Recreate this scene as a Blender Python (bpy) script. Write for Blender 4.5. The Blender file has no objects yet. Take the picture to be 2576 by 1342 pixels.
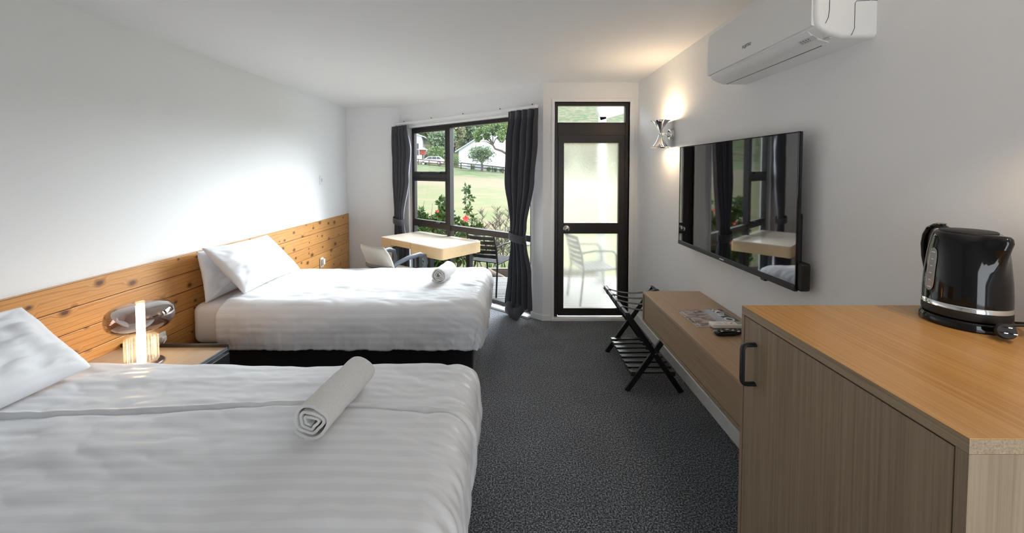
import bpy, bmesh, math, random
from mathutils import Vector, Matrix, noise
PI = math.pi
R = math.radians
C = bpy.context.scene.collection
SC = bpy.context.scene
random.seed(7)

# ------------------------------------------------------------------ camera
FPX, PITCH, HORIZON, CAMH = 990.0, R(2.0), 430.0, 1.60
cam_data = bpy.data.cameras.new('camera')
cam_data.sensor_fit = 'HORIZONTAL'
cam_data.sensor_width = 36.0
cam_data.lens = 36.0 * FPX / 2576.0
cam_data.shift_y = (HORIZON + FPX * math.tan(PITCH) - 671.0) / 2576.0
cam_data.shift_x = (1288.0 - 1290.0) / 2576.0
cam_data.clip_start = 0.02
cam_data.clip_end = 1000
cam = bpy.data.objects.new('camera', cam_data)
cam.location = (0, 0, CAMH)
cam.rotation_euler = (R(90) - PITCH, 0, 0)
C.objects.link(cam)
SC.camera = cam

# ------------------------------------------------------------------ light
world = bpy.data.worlds.new('world')
SC.world = world
world.use_nodes = True
bg = world.node_tree.nodes['Background']
bg.inputs['Color'].default_value = (0.82, 0.91, 1.0, 1)
bg.inputs['Strength'].default_value = 3.8
sun_data = bpy.data.lights.new('hazy_sun_offscreen', 'SUN')
sun_data.energy = 14.0
sun_data.angle = R(60)
sun_data.color = (0.92, 0.96, 1.0)
sun = bpy.data.objects.new('hazy_sun_offscreen', sun_data)
sun.rotation_euler = Vector((-0.55, -0.62, -0.50)).to_track_quat('-Z', 'Y').to_euler()
sun.location = (20, 25, 20)
C.objects.link(sun)
# daylit glazing behind the camera: the kettle, its chrome band and its base mirror a tall cool strip from there
wr_data = bpy.data.lights.new('window_rear_offscreen', 'AREA')
wr_data.shape = 'RECTANGLE'
wr_data.size, wr_data.size_y = 0.8, 2.0
wr_data.energy = 19.0        # the same sky as in front of the house, through 1.6 square metres of glass
wr_data.color = (0.88, 0.95, 1.0)
wr = bpy.data.objects.new('window_rear_offscreen', wr_data)
wr.location = (0.68, -1.285, 1.10)
wr.rotation_euler = (R(90), 0, 0)
wr.rotation_euler = Vector((0, 1, 0)).to_track_quat('-Z', 'Z').to_euler()
C.objects.link(wr)
# a second wall light past the right edge: its warm pool shows on the wall there and its shadow behind the kettle
for nm, pw, dz in (('wall_light_right_up_offscreen', 5.5, 1), ('wall_light_right_down_offscreen', 3.2, -1)):
    ld = bpy.data.lights.new(nm, 'SPOT')
    ld.energy = pw
    ld.spot_size = R(150)
    ld.spot_blend = 0.5
    ld.shadow_soft_size = 0.03
    ld.color = (1.0, 0.74, 0.46)
    lo = bpy.data.objects.new(nm, ld)
    lo.location = (1.205, 0.72, 1.88 + dz * 0.10)
    if dz > 0:
        lo.rotation_euler = (R(180), 0, 0)
    C.objects.link(lo)
SC.view_settings.view_transform = 'Standard'
SC.view_settings.look = 'None'
SC.view_settings.gamma = 1.0
SC.view_settings.exposure = 0.62
SC.view_settings.use_curve_mapping = False
SC.cycles.max_bounces = 10
SC.cycles.diffuse_bounces = 5
SC.cycles.glossy_bounces = 4
SC.cycles.transmission_bounces = 8
SC.cycles.transparent_max_bounces = 16
SC.cycles.sample_clamp_indirect = 6.0
SC.cycles.caustics_reflective = False
SC.cycles.caustics_refractive = False

# ------------------------------------------------------------------ materials
def mat(name, color=(0.8, 0.8, 0.8), rough=0.5, metal=0.0, spec=0.5, **kw):
    m = bpy.data.materials.new(name)
    m.use_nodes = True
    b = m.node_tree.nodes['Principled BSDF']
    b.inputs['Base Color'].default_value = (*color, 1)
    b.inputs['Roughness'].default_value = rough
    b.inputs['Metallic'].default_value = metal
    b.inputs['Specular IOR Level'].default_value = spec
    for k, v in kw.items():
        b.inputs[k.replace('_', ' ')].default_value = v
    return m

class NT:
    """small helper for node trees"""
    def __init__(self, m):
        self.m = m
        self.t = m.node_tree
        self.b = self.t.nodes.get('Principled BSDF')
    def n(self, typ, **kw):
        nd = self.t.nodes.new(typ)
        for k, v in kw.items():
            if k.startswith('i_'):
                nd.inputs[k[2:].replace('_', ' ')].default_value = v
            else:
                setattr(nd, k, v)
        return nd
    def l(self, a, b):
        self.t.links.new(a, b)
    def coords(self, kind='Object', scale=(1, 1, 1), rand=False):
        tc = self.n('ShaderNodeTexCoord')
        mp = self.n('ShaderNodeMapping')
        mp.inputs['Scale'].default_value = scale
        self.l(tc.outputs[kind], mp.inputs['Vector'])
        if rand:
            oi = self.n('ShaderNodeObjectInfo')
            mul = self.n('ShaderNodeMath', operation='MULTIPLY')
            mul.inputs[1].default_value = 37.0
            self.l(oi.outputs['Random'], mul.inputs[0])
            cx = self.n('ShaderNodeCombineXYZ')
            for k in 'XYZ':
                self.l(mul.outputs[0], cx.inputs[k])
            self.l(cx.outputs[0], mp.inputs['Location'])
        return mp.outputs[0]
    def noise(self, vec, scale, detail=4, rough=0.55, dist=0.0):
        nd = self.n('ShaderNodeTexNoise')
        nd.inputs['Scale'].default_value = scale
        nd.inputs['Detail'].default_value = detail
        nd.inputs['Roughness'].default_value = rough
        nd.inputs['Distortion'].default_value = dist
        self.l(vec, nd.inputs['Vector'])
        return nd.outputs['Fac']
    def ramp(self, fac, stops, interp='LINEAR'):
        nd = self.n('ShaderNodeValToRGB')
        cr = nd.color_ramp
        cr.interpolation = interp
        while len(cr.elements) < len(stops):
            cr.elements.new(0.5)
        for e, (p, c) in zip(cr.elements, stops):
            e.position = p
            e.color = (*c, 1) if len(c) == 3 else c
        self.l(fac, nd.inputs[0])
        return nd.outputs[0]
    def mix(self, fac, a, b, mode='MIX'):
        nd = self.n('ShaderNodeMix', data_type='RGBA', blend_type=mode)
        for s, v in ((nd.inputs[0], fac), (nd.inputs[6], a), (nd.inputs[7], b)):
            if isinstance(v, (int, float)):
                s.default_value = v
            elif isinstance(v, tuple):
                s.default_value = (*v, 1)
            else:
                self.l(v, s)
        return nd.outputs[2]
    def math(self, op, a, b=None, clamp=False):
        nd = self.n('ShaderNodeMath', operation=op, use_clamp=clamp)
        for s, v in zip(nd.inputs, (a, b)):
            if v is None:
                continue
            if isinstance(v, (int, float)):
                s.default_value = v
            else:
                self.l(v, s)
        return nd.outputs[0]
    def sep(self, vec):
        nd = self.n('ShaderNodeSeparateXYZ')
        self.l(vec, nd.inputs[0])
        return nd.outputs
    def bump(self, h, strength=0.3, dist=0.002):
        nd = self.n('ShaderNodeBump')
        nd.inputs['Strength'].default_value = strength
        nd.inputs['Distance'].default_value = dist
        self.l(h, nd.inputs['Height'])
        self.l(nd.outputs[0], self.b.inputs['Normal'])
    def color(self, c):
        self.l(c, self.b.inputs['Base Color'])
    def rough(self, c):
        self.l(c, self.b.inputs['Roughness'])

def m_paint(name, col, rough=0.85):
    m = mat(name, col, rough, spec=0.25)
    t = NT(m)
    v = t.coords('Object')
    t.bump(t.noise(v, 220, 3), 0.10, 0.001)
    return m

def m_carpet():
    m = mat('charcoal carpet', (0.03, 0.033, 0.038), 0.95, spec=0.1, Sheen_Weight=0.15)
    t = NT(m)
    v = t.coords('Object')
    a = t.noise(v, 130, 3, 0.75)
    b = t.noise(v, 3.5, 3, 0.5)
    c = t.ramp(a, [(0.40, (0.018, 0.019, 0.021)), (0.5, (0.078, 0.083, 0.094)), (0.60, (0.38, 0.395, 0.43))])
    c = t.mix(0.35, c, t.ramp(b, [(0.3, (0.55, 0.55, 0.55)), (0.7, (1, 1, 1))]), 'MULTIPLY')
    t.color(c)
    t.bump(a, 0.8, 0.0035)
    return m

def m_pine():
    m = mat('knotty pine', (0.6, 0.33, 0.13), 0.42, spec=0.4, Coat_Weight=0.15, Coat_Roughness=0.3)
    t = NT(m)
    v = t.coords('Object', (1, 1, 1), rand=True)
    mp = t.n('ShaderNodeMapping')
    mp.inputs['Scale'].default_value = (9, 0.9, 9)
    t.l(v, mp.inputs['Vector'])
    # knots
    sv = t.sep(v)
    mk = t.n('ShaderNodeCombineXYZ')
    t.l(t.math('MULTIPLY', sv[1], 5.0), mk.inputs['X'])
    t.l(t.math('MULTIPLY', sv[2], 7.2), mk.inputs['Y'])
    vo = t.n('ShaderNodeTexVoronoi', voronoi_dimensions='2D')
    vo.inputs['Scale'].default_value = 1.0
    vo.inputs['Randomness'].default_value = 1.0
    t.l(mk.outputs[0], vo.inputs['Vector'])
    d = t.math('MULTIPLY', vo.outputs['Distance'], t.math('ADD', 0.55, t.math('MULTIPLY', t.sep(vo.outputs['Color'])[0], 1.3)))
    near = t.math('MULTIPLY', t.math('SUBTRACT', 0.24, d, clamp=True), 4.0)
    # grain lines bent around knots
    gz = t.sep(v)
    w = t.math('ADD', t.math('MULTIPLY', gz[2], 190.0), t.math('MULTIPLY', t.noise(mp.outputs[0], 0.6, 4, 0.6), 26.0))
    w = t.math('ADD', w, t.math('MULTIPLY', near, 7.0))
    g = t.math('MULTIPLY', t.math('ADD', t.math('SINE', w), 1.0), 0.5)
    fine = t.noise(mp.outputs[0], 9.0, 5, 0.6)
    c = t.ramp(g, [(0.0, (0.60, 0.295, 0.09)), (0.6, (0.66, 0.35, 0.12)), (1.0, (0.53, 0.235, 0.062))])
    c = t.mix(0.5, c, t.ramp(fine, [(0.3, (0.86, 0.80, 0.74)), (0.7, (1.05, 1.03, 1.0))]), 'MULTIPLY')
    k = t.ramp(d, [(0.045, (1, 1, 1)), (0.075, (0.65, 0.65, 0.65)), (0.15, (0, 0, 0))])
    c = t.mix(k, c, (0.13, 0.045, 0.015))
    oi = t.n('ShaderNodeObjectInfo')
    c = t.mix(0.6, c, t.ramp(oi.outputs['Random'], [(0, (0.78, 0.74, 0.70)), (1, (1.05, 1.05, 1.05))]), 'MULTIPLY')
    t.color(c)
    t.bump(g, 0.15, 0.001)
    return m

def m_veneer(name, axis, lo, hi, rough=0.38, scale=1.0):
    """straight fine-grained oak veneer; axis = grain direction"""
    m = mat(name, hi, rough, spec=0.4)
    t = NT(m)
    s = [170 * scale] * 3
    s['XYZ'.index(axis)] = 2.2
    v = t.coords('Object', tuple(s))
    a = t.noise(v, 1.0, 4, 0.6)
    s2 = [22 * scale] * 3
    s2['XYZ'.index(axis)] = 0.6
    b = t.noise(t.coords('Object', tuple(s2)), 1.0, 3, 0.5)
    f = t.math('ADD', t.math('MULTIPLY', a, 0.82), t.math('MULTIPLY', b, 0.18))
    t.color(t.ramp(f, [(0.33, lo), (0.62, hi)]))
    t.bump(a, 0.06, 0.0005)
    return m

def m_sheet(name, stripes=True, col=(0.77, 0.775, 0.80)):
    m = mat(name, col, 0.62, spec=0.25, Sheen_Weight=0.25, Sheen_Roughness=0.4)
    t = NT(m)
    if stripes:
        tc = t.n('ShaderNodeTexCoord')
        u = t.sep(tc.outputs['UV'])
        f = t.math('FRACT', t.math('MULTIPLY', u[0], 1 / 0.050))
        st = t.ramp(f, [(0.0, (0, 0, 0)), (0.04, (1, 1, 1)), (0.46, (1, 1, 1)), (0.52, (0, 0, 0))])
        lo = tuple(c * 0.935 for c in col)
        t.color(t.mix(st, lo, col))
        t.rough(t.ramp(st, [(0, (0.38,) * 3), (1, (0.68,) * 3)]))
    v = t.coords('Object')
    t.bump(t.noise(v, 900, 2), 0.05, 0.0005)
    return m

def m_terry():
    m = mat('white terry towel', (0.83, 0.81, 0.79), 0.95, spec=0.1, Sheen_Weight=0.5)
    t = NT(m)
    v = t.coords('Object')
    a = t.noise(v, 330, 4, 0.7)
    b = t.noise(v, 45, 3, 0.6)
    t.bump(t.math('ADD', a, b), 0.8, 0.004)
    t.color(t.ramp(a, [(0.3, (0.66, 0.64, 0.62)), (0.6, (0.86, 0.84, 0.82))]))
    return m

def m_fabric(name, col, scale=700, rough=0.9, sheen=0.2):
    m = mat(name, col, rough, spec=0.15, Sheen_Weight=sheen)
    t = NT(m)
    v = t.coords('Object')
    a = t.noise(v, scale, 2, 0.6)
    t.color(t.ramp(a, [(0.3, tuple(c * 0.8 for c in col)), (0.7, tuple(min(1, c * 1.15) for c in col))]))
    t.bump(a, 0.15, 0.001)
    return m

def m_glass(name, tint=(0.97, 0.985, 0.98)):
    """thin architectural pane: clear with a Fresnel reflection"""
    m = bpy.data.materials.new(name)
    m.use_nodes = True
    nt = m.node_tree
    nt.nodes.clear()
    out = nt.nodes.new('ShaderNodeOutputMaterial')
    tr = nt.nodes.new('ShaderNodeBsdfTransparent')
    tr.inputs[0].default_value = (*tint, 1)
    gl = nt.nodes.new('ShaderNodeBsdfGlossy')
    gl.inputs['Roughness'].default_value = 0.0
    fr = nt.nodes.new('ShaderNodeFresnel')
    fr.inputs['IOR'].default_value = 1.35
    mx = nt.nodes.new('ShaderNodeMixShader')
    # the pane's inner faces add no second, total reflection
    ge = nt.nodes.new('ShaderNodeNewGeometry')
    iv = nt.nodes.new('ShaderNodeMath')
    iv.operation = 'SUBTRACT'
    iv.inputs[0].default_value = 1.0
    nt.links.new(ge.outputs['Backfacing'], iv.inputs[1])
    mu = nt.nodes.new('ShaderNodeMath')
    mu.operation = 'MULTIPLY'
    nt.links.new(fr.outputs[0], mu.inputs[0])
    nt.links.new(iv.outputs[0], mu.inputs[1])
    nt.links.new(mu.outputs[0], mx.inputs[0])
    nt.links.new(tr.outputs[0], mx.inputs[1])
    nt.links.new(gl.outputs[0], mx.inputs[2])
    nt.links.new(mx.outputs[0], out.inputs[0])
    return m

def m_frosted():
    """patterned obscure glass: scatters the view behind it"""
    m = bpy.data.materials.new('obscure glass')
    m.use_nodes = True
    nt = m.node_tree
    nt.nodes.clear()
    out = nt.nodes.new('ShaderNodeOutputMaterial')
    rf = nt.nodes.new('ShaderNodeBsdfRefraction')
    rf.inputs['Color'].default_value = (0.97, 0.98, 0.95, 1)
    rf.inputs['Roughness'].default_value = 0.24
    rf.inputs['IOR'].default_value = 1.16
    tl = nt.nodes.new('ShaderNodeBsdfTranslucent')
    tl.inputs['Color'].default_value = (1.0, 0.97, 0.84, 1)
    gl = nt.nodes.new('ShaderNodeBsdfGlossy')
    gl.inputs['Roughness'].default_value = 0.15
    mx = nt.nodes.new('ShaderNodeMixShader')
    mx.inputs[0].default_value = 0.09
    mx2 = nt.nodes.new('ShaderNodeMixShader')
    mx2.inputs[0].default_value = 0.04
    nz = nt.nodes.new('ShaderNodeTexNoise')
    nz.inputs['Scale'].default_value = 110
    tc = nt.nodes.new('ShaderNodeTexCoord')
    nt.links.new(tc.outputs['Object'], nz.inputs['Vector'])
    bp = nt.nodes.new('ShaderNodeBump')
    bp.inputs['Strength'].default_value = 0.35
    bp.inputs['Distance'].default_value = 0.004
    nt.links.new(nz.outputs['Fac'], bp.inputs['Height'])
    for s in (rf, tl, gl):
        nt.links.new(bp.outputs[0], s.inputs['Normal'])
    nt.links.new(rf.outputs[0], mx.inputs[1])
    nt.links.new(tl.outputs[0], mx.inputs[2])
    nt.links.new(mx.outputs[0], mx2.inputs[1])
    nt.links.new(gl.outputs[0], mx2.inputs[2])
    nt.links.new(mx2.outputs[0], out.inputs[0])
    return m

def m_emit(name, col, strength):
    m = mat(name, col, 0.5)
    b = m.node_tree.nodes['Principled BSDF']
    b.inputs['Emission Color'].default_value = (*col, 1)
    b.inputs['Emission Strength'].default_value = strength
    return m

def m_leaf(name, lo, hi, rough=0.6, trans=0.0, scale=2.0):
    m = mat(name, hi, rough, spec=0.25)
    t = NT(m)
    v = t.coords('Object')
    a = t.noise(v, scale, 3, 0.7)
    t.color(t.ramp(a, [(0.3, lo), (0.7, hi)]))
    return m

MT = {}
MT['wall'] = m_paint('white wall paint', (0.83, 0.83, 0.83))
MT['ceil'] = m_paint('white ceiling paint', (0.86, 0.86, 0.86))
MT['trim'] = mat('white gloss trim', (0.84, 0.84, 0.83), 0.35)
MT['carpet'] = m_carpet()
MT['pine'] = m_pine()
MT['sheet'] = m_sheet('white striped satin sheet')
MT['plain'] = m_sheet('plain white cotton', False)
MT['terry'] = m_terry()
MT['divan'] = m_fabric('black divan fabric', (0.006, 0.006, 0.008), 900)
MT['curtain'] = m_fabric('slate curtain fabric', (0.058, 0.058, 0.068), 900, 0.75, 0.3)
MT['lining'] = m_fabric('pale curtain lining', (0.42, 0.41, 0.46), 900)
MT['bronze'] = mat('dark bronze aluminium', (0.028, 0.023, 0.021), 0.38, 0.3)
MT['glass'] = m_glass('window glass')
MT['frosted'] = m_frosted()
MT['chrome'] = mat('polished chrome', (0.82, 0.82, 0.82), 0.06, 1.0)
MT['nickel'] = mat('satin nickel', (0.62, 0.60, 0.57), 0.25, 1.0)
MT['black'] = mat('satin black', (0.008, 0.008, 0.009), 0.4)
MT['gloss'] = mat('gloss black', (0.004, 0.004, 0.0045), 0.07, spec=0.35, Coat_Weight=0.12, Coat_Roughness=0.02)
MT['rub'] = mat('matt black plastic', (0.010, 0.010, 0.011), 0.55)
MT['screen'] = mat('dark television screen', (0.003, 0.003, 0.004), 0.03, spec=1.0, Coat_Weight=1.0, Coat_Roughness=0.02)
MT['wplast'] = mat('white plastic', (0.80, 0.80, 0.79), 0.3)
MT['wplast2'] = mat('pale grey plastic', (0.62, 0.62, 0.62), 0.35)
MT['oakx'] = m_veneer('oak veneer x', 'X', (0.34, 0.205, 0.095), (0.47, 0.305, 0.165))
MT['oaky'] = m_veneer('oak veneer y', 'Y', (0.45, 0.225, 0.072), (0.58, 0.325, 0.120), 0.24)
MT['oakz'] = m_veneer('oak veneer z', 'Z', (0.225, 0.158, 0.098), (0.335, 0.248, 0.165))
MT['ply'] = m_veneer('plywood edge', 'Y', (0.22, 0.155, 0.09), (0.42, 0.31, 0.20), 0.5, 1.6)
MT['tabtop'] = mat('pale laminate', (0.66, 0.57, 0.47), 0.16, spec=0.5)
MT['tabside'] = m_veneer('pale oak side', 'X', (0.50, 0.335, 0.17), (0.62, 0.44, 0.25))
MT['smoke'] = mat('smoked mirror glass', (0.30, 0.26, 0.26), 0.03, 0.92)
MT['clear'] = mat('clear ribbed glass', (1, 0.98, 0.95), 0.03, Transmission_Weight=1.0, IOR=1.35)
MT['tube'] = m_emit('warm glowing tube', (1.0, 0.72, 0.42), 17.0)
MT['bulb'] = m_emit('warm bulb', (1.0, 0.72, 0.42), 40.0)
MT['beige'] = m_fabric('beige upholstery', (0.42, 0.385, 0.33), 500)
MT['gplast'] = mat('slate grey plastic', (0.085, 0.095, 0.115), 0.42)

# ------------------------------------------------------------------ mesh helpers
def link(name, me, m=None, parent=None, smooth=False):
    o = bpy.data.objects.new(name, me)
    if m is not None:
        me.materials.append(m)
    C.objects.link(o)
    if parent is not None:
        o.parent = parent
    if smooth:
        for p in me.polygons:
            p.use_smooth = True
    return o

def raw(name, verts, faces, m=None, parent=None, smooth=False, uvs=None):
    me = bpy.data.meshes.new(name)
    me.from_pydata([tuple(v) for v in verts], [], faces)
    if uvs is not None:
        ul = me.uv_layers.new(name='UVMap')
        for lp in me.loops:
            ul.data[lp.index].uv = uvs[lp.vertex_index]
    me.update()
    return link(name, me, m, parent, smooth)

def thing(name, label, cat, loc=(0, 0, 0), rz=0.0, group=None):
    o = bpy.data.objects.new(name, None)
    o.empty_display_size = 0.1
    C.objects.link(o)
    o.location = loc
    o.rotation_euler = (0, 0, rz)
    return tag(o, label, cat, group)

def tag(o, label=None, cat=None, group=None, kind=None):
    if label: o['label'] = label
    if cat: o['category'] = cat
    if group: o['group'] = group
    if kind: o['kind'] = kind
    return o

def struct(o):
    o['kind'] = 'structure'
    return o

def sempty(name, loc=(0, 0, 0), rz=0.0):
    o = bpy.data.objects.new(name, None)
    C.objects.link(o)
    o.location = loc
    o.rotation_euler = (0, 0, rz)
    return struct(o)

def copy_tree(o, parent=None):
    c = o.copy()
    C.objects.link(c)
    c.parent = parent
    for ch in list(o.children):
        copy_tree(ch, c)
    return c

class B:
    """collects shapes of ONE part in a bmesh"""
    def __init__(self):
        self.bm = bmesh.new()
    def _x(self, vs, mtx):
        if mtx is not None:
            for v in vs:
                v.co = mtx @ v.co
        return self
    def box(self, x0, x1, y0, y1, z0, z1, bev=0.0, seg=2, mtx=None):
        r = bmesh.ops.create_cube(self.bm, size=1.0)
        vs = r['verts']
        for v in vs:
            v.co = Vector(((x0 + x1) / 2 + v.co.x * (x1 - x0), (y0 + y1) / 2 + v.co.y * (y1 - y0), (z0 + z1) / 2 + v.co.z * (z1 - z0)))
        if bev > 0:
            es = list({e for v in vs for e in v.link_edges})
            rr = bmesh.ops.bevel(self.bm, geom=es, offset=bev, segments=seg, profile=0.5, affect='EDGES')
            vs = list({v for f in rr['faces'] for v in f.verts} | {v for v in vs if v.is_valid})
        return self._x(vs, mtx)
    def poly_prism(self, pts, z0, z1, bev=0.0, mtx=None, seg=2):
        n = len(pts)
        a = [self.bm.verts.new((p[0], p[1], z0)) for p in pts]
        b = [self.bm.verts.new((p[0], p[1], z1)) for p in pts]
        fs = [self.bm.faces.new(a[::-1]), self.bm.faces.new(b)]
        for i in range(n):
            self.bm.faces.new((a[i], a[(i + 1) % n], b[(i + 1) % n], b[i]))
        vs = a + b
        if bev > 0:
            es = list({e for f in fs for e in f.edges})
            rr = bmesh.ops.bevel(self.bm, geom=es, offset=bev, segments=seg, profile=0.5, affect='EDGES')
            vs = list({v for f in rr['faces'] for v in f.verts} | {v for v in vs if v.is_valid})
        return self._x(vs, mtx)
    def lathe(self, prof, n=32, mtx=None, cap0=True, cap1=True, close=False):
        rings = []
        for r, z in prof:
            rings.append([self.bm.verts.new((r * math.cos(2 * PI * i / n), r * math.sin(2 * PI * i / n), z)) for i in range(n)])
        k = len(rings)
        for j in range(k if close else k - 1):
            a, b = rings[j], rings[(j + 1) % k]
            for i in range(n):
                self.bm.faces.new((a[i], a[(i + 1) % n], b[(i + 1) % n], b[i]))
        if not close:
            if cap0: self.bm.faces.new(rings[0][::-1])
            if cap1: self.bm.faces.new(rings[-1])
        return self._x([v for r_ in rings for v in r_], mtx)
    def cyl(self, p, q, r, r2=None, n=16):
        p, q = Vector(p), Vector(q)
        L = (q - p).length
        m = Matrix.Translation(p) @ (q - p).to_track_quat('Z', 'Y').to_matrix().to_4x4()
        return self.lathe([(r, 0), (r if r2 is None else r2, L)], n, m)
    def bar(self, p, q, w, h, up=(0, 0, 1), bev=0.0):
        """rectangular bar from p to q; w across, h along up"""
        p, q, up = Vector(p), Vector(q), Vector(up)
        d = (q - p)
        L = d.length
        d.normalize()
        s = d.cross(up).normalized()
        u = s.cross(d).normalized()
        m = Matrix((( d.x, s.x, u.x, p.x), (d.y, s.y, u.y, p.y), (d.z, s.z, u.z, p.z), (0, 0, 0, 1)))
        return self.box(0, L, -w / 2, w / 2, -h / 2, h / 2, bev, 2, m)
    def tube(self, pts, r, n=10, cap=True):
        pts = [Vector(p) for p in pts]
        rings = []
        prev = None
        for i, p in enumerate(pts):
            d = (pts[min(i + 1, len(pts) - 1)] - pts[max(i - 1, 0)]).normalized()
            if prev is None:
                a = d.cross(Vector((0, 0, 1)))
                if a.length < 0.05:
                    a = d.cross(Vector((0, 1, 0)))
            else:
                a = prev - d * prev.dot(d)
            a.normalize()
            prev = a
            b = d.cross(a)
            rr = r[i] if isinstance(r, (list, tuple)) else r
            rx, ry = rr if isinstance(rr, (list, tuple)) else (rr, rr)
            rings.append([self.bm.verts.new(p + a * rx * math.cos(2 * PI * k / n) + b * ry * math.sin(2 * PI * k / n)) for k in range(n)])
        for j in range(len(rings) - 1):
            for k in range(n):
                self.bm.faces.new((rings[j][k], rings[j][(k + 1) % n], rings[j + 1][(k + 1) % n], rings[j + 1][k]))
        if cap:
            self.bm.faces.new(rings[0][::-1])
            self.bm.faces.new(rings[-1])
        return self
    def extrude(self, prof, axis_len, mtx=None):
        """closed 2D profile (x,z) extruded along +y"""
        n = len(prof)
        a = [self.bm.verts.new((p[0], 0, p[1])) for p in prof]
        b = [self.bm.verts.new((p[0], axis_len, p[1])) for p in prof]
        self.bm.faces.new(a)
        self.bm.faces.new(b[::-1])
        for i in range(n):
            self.bm.faces.new((a[i], b[i], b[(i + 1) % n], a[(i + 1) % n]))
        return self._x(a + b, mtx)
    def build(self, name, m, parent=None, smooth=False, angle=40):
        bmesh.ops.recalc_face_normals(self.bm, faces=self.bm.faces)
        me = bpy.data.meshes.new(name)
        self.bm.to_mesh(me)
        self.bm.free()
        o = link(name, me, m, parent, smooth)
        if smooth:
            try:
                me.set_sharp_from_angle(angle=R(angle))
            except Exception:
                pass
        return o

def text_mesh(name, s, size, m, parent, mtx, extrude=0.0, bold=0.0, shear=0.0):
    cu = bpy.data.curves.new(name, 'FONT')
    cu.body = s
    cu.size = size
    cu.extrude = extrude
    cu.offset = bold
    cu.shear = shear
    cu.align_x = 'CENTER'
    cu.align_y = 'CENTER'
    tmp = bpy.data.objects.new(name, cu)
    C.objects.link(tmp)
    dg = bpy.context.evaluated_depsgraph_get()
    dg.update()
    me = bpy.data.meshes.new_from_object(tmp.evaluated_get(dg))
    bpy.data.objects.remove(tmp)
    me.name = name
    me.transform(mtx)
    me.materials.clear()
    return link(name, me, m, parent)

def frame_mtx(o, x, y):
    """matrix whose X axis is x, Y axis is y, at o"""
    x, y = Vector(x).normalized(), Vector(y).normalized()
    z = x.cross(y)
    return Matrix(((x.x, y.x, z.x, o[0]), (x.y, y.y, z.y, o[1]), (x.z, y.z, z.z, o[2]), (0, 0, 0, 1)))

def lerp(a, b, t):
    return a + (b - a) * t

def curve(tab, x):
    """piecewise smooth interpolation in a table [(x, y), ...]"""
    if x <= tab[0][0]: return tab[0][1]
    for (x0, y0), (x1, y1) in zip(tab, tab[1:]):
        if x <= x1:
            t = (x - x0) / (x1 - x0)
            t = t * t * (3 - 2 * t)
            return lerp(y0, y1, t)
    return tab[-1][1]

def fbm(x, y, z=0.0, o=3):
    return noise.fractal(Vector((x, y, z)), 1.0, 2.0, o, noise_basis='PERLIN_ORIGINAL')

# ------------------------------------------------------------------ the room
XR, YD, YB, CZ = 1.315, 4.15, 5.80, 2.525
XJ = 0.318                                   # where the angled window wall meets the door wall
YREAR = -1.30
def xleft(y):                                # the left wall runs very slightly out of square
    return -2.438 - (5.82 - y) * 0.0192
AW = Vector((-1.656, 5.79))                  # far end of the angled wall
TH = math.atan2(YD - AW.y, XJ - AW.x)
LW = math.hypot(XJ - AW.x, YD - AW.y)
T_ = 0.12

poly = [(xleft(YREAR), YREAR), (XR, YREAR), (XR, YD), (XJ, YD), (AW.x, AW.y), (AW.x, YB + 0.02), (xleft(YB), YB + 0.02)]
struct(B().poly_prism(poly, -0.06, 0.0).build('floor', MT['carpet']))
polyc = [(xleft(YREAR) - .1, YREAR - .1), (XR + .1, YREAR - .1), (XR + .1, YD + .1), (XJ + .05, YD + .1), (AW.x + .06, AW.y + .1), (AW.x, YB + .12), (xleft(YB) - .1, YB + .12)]
struct(B().poly_prism(polyc, CZ, CZ + 0.12).build('ceiling', MT['ceil']))

def wall_seg(bd, p, q, z0, z1, out, th=T_):
    """box wall along p->q, thickened towards out"""
    p, q, out = Vector(p), Vector(q), Vector(out).normalized() * th
    bd.poly_prism([p, q, q + out, p + out], z0, z1)
    return bd

struct(wall_seg(B(), (xleft(YREAR - .1), YREAR - .1), (xleft(YB + .1), YB + .1), 0, CZ, (-1, 0)).build('wall_left', MT['wall']))
struct(wall_seg(B(), (xleft(YB), YB), (AW.x + 0.02, YB), 0, CZ, (0, 1)).build('wall_back', MT['wall']))
struct(wall_seg(B(), (XR, YREAR - .1), (XR, YD + .1), 0, CZ, (1, 0)).build('wall_right', MT['wall']))
struct(wall_seg(B(), (xleft(YREAR) - .1, YREAR), (XR + .1, YREAR), 0, CZ, (0, -1)).build('wall_rear', MT['wall']))
# angled window wall: pieces around the opening (local x along the wall, y outwards)
S0, S1, ZT = 0.236, 2.415, 2.206
ww = B()
mW = Matrix.Translation((AW.x, AW.y, 0)) @ Matrix.Rotation(TH, 4, 'Z')
ww.box(-0.03, S0, 0, T_, 0, CZ, mtx=mW)
ww.box(S1, LW, 0, T_, 0, CZ, mtx=mW)
ww.box(S0, S1, 0, T_, ZT, CZ, mtx=mW)
struct(ww.build('wall_window', MT['wall']))
# door wall with its opening
DX0, DX1, DZ = 0.438, 1.228, 2.322
dw = B()
dw.box(XJ, DX0, YD, YD + T_, 0, CZ)
dw.box(DX1, XR + .02, YD, YD + T_, 0, CZ)
dw.box(DX0, DX1, YD, YD + T_, DZ, CZ)
struct(dw.build('wall_door', MT['wall']))
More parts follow.
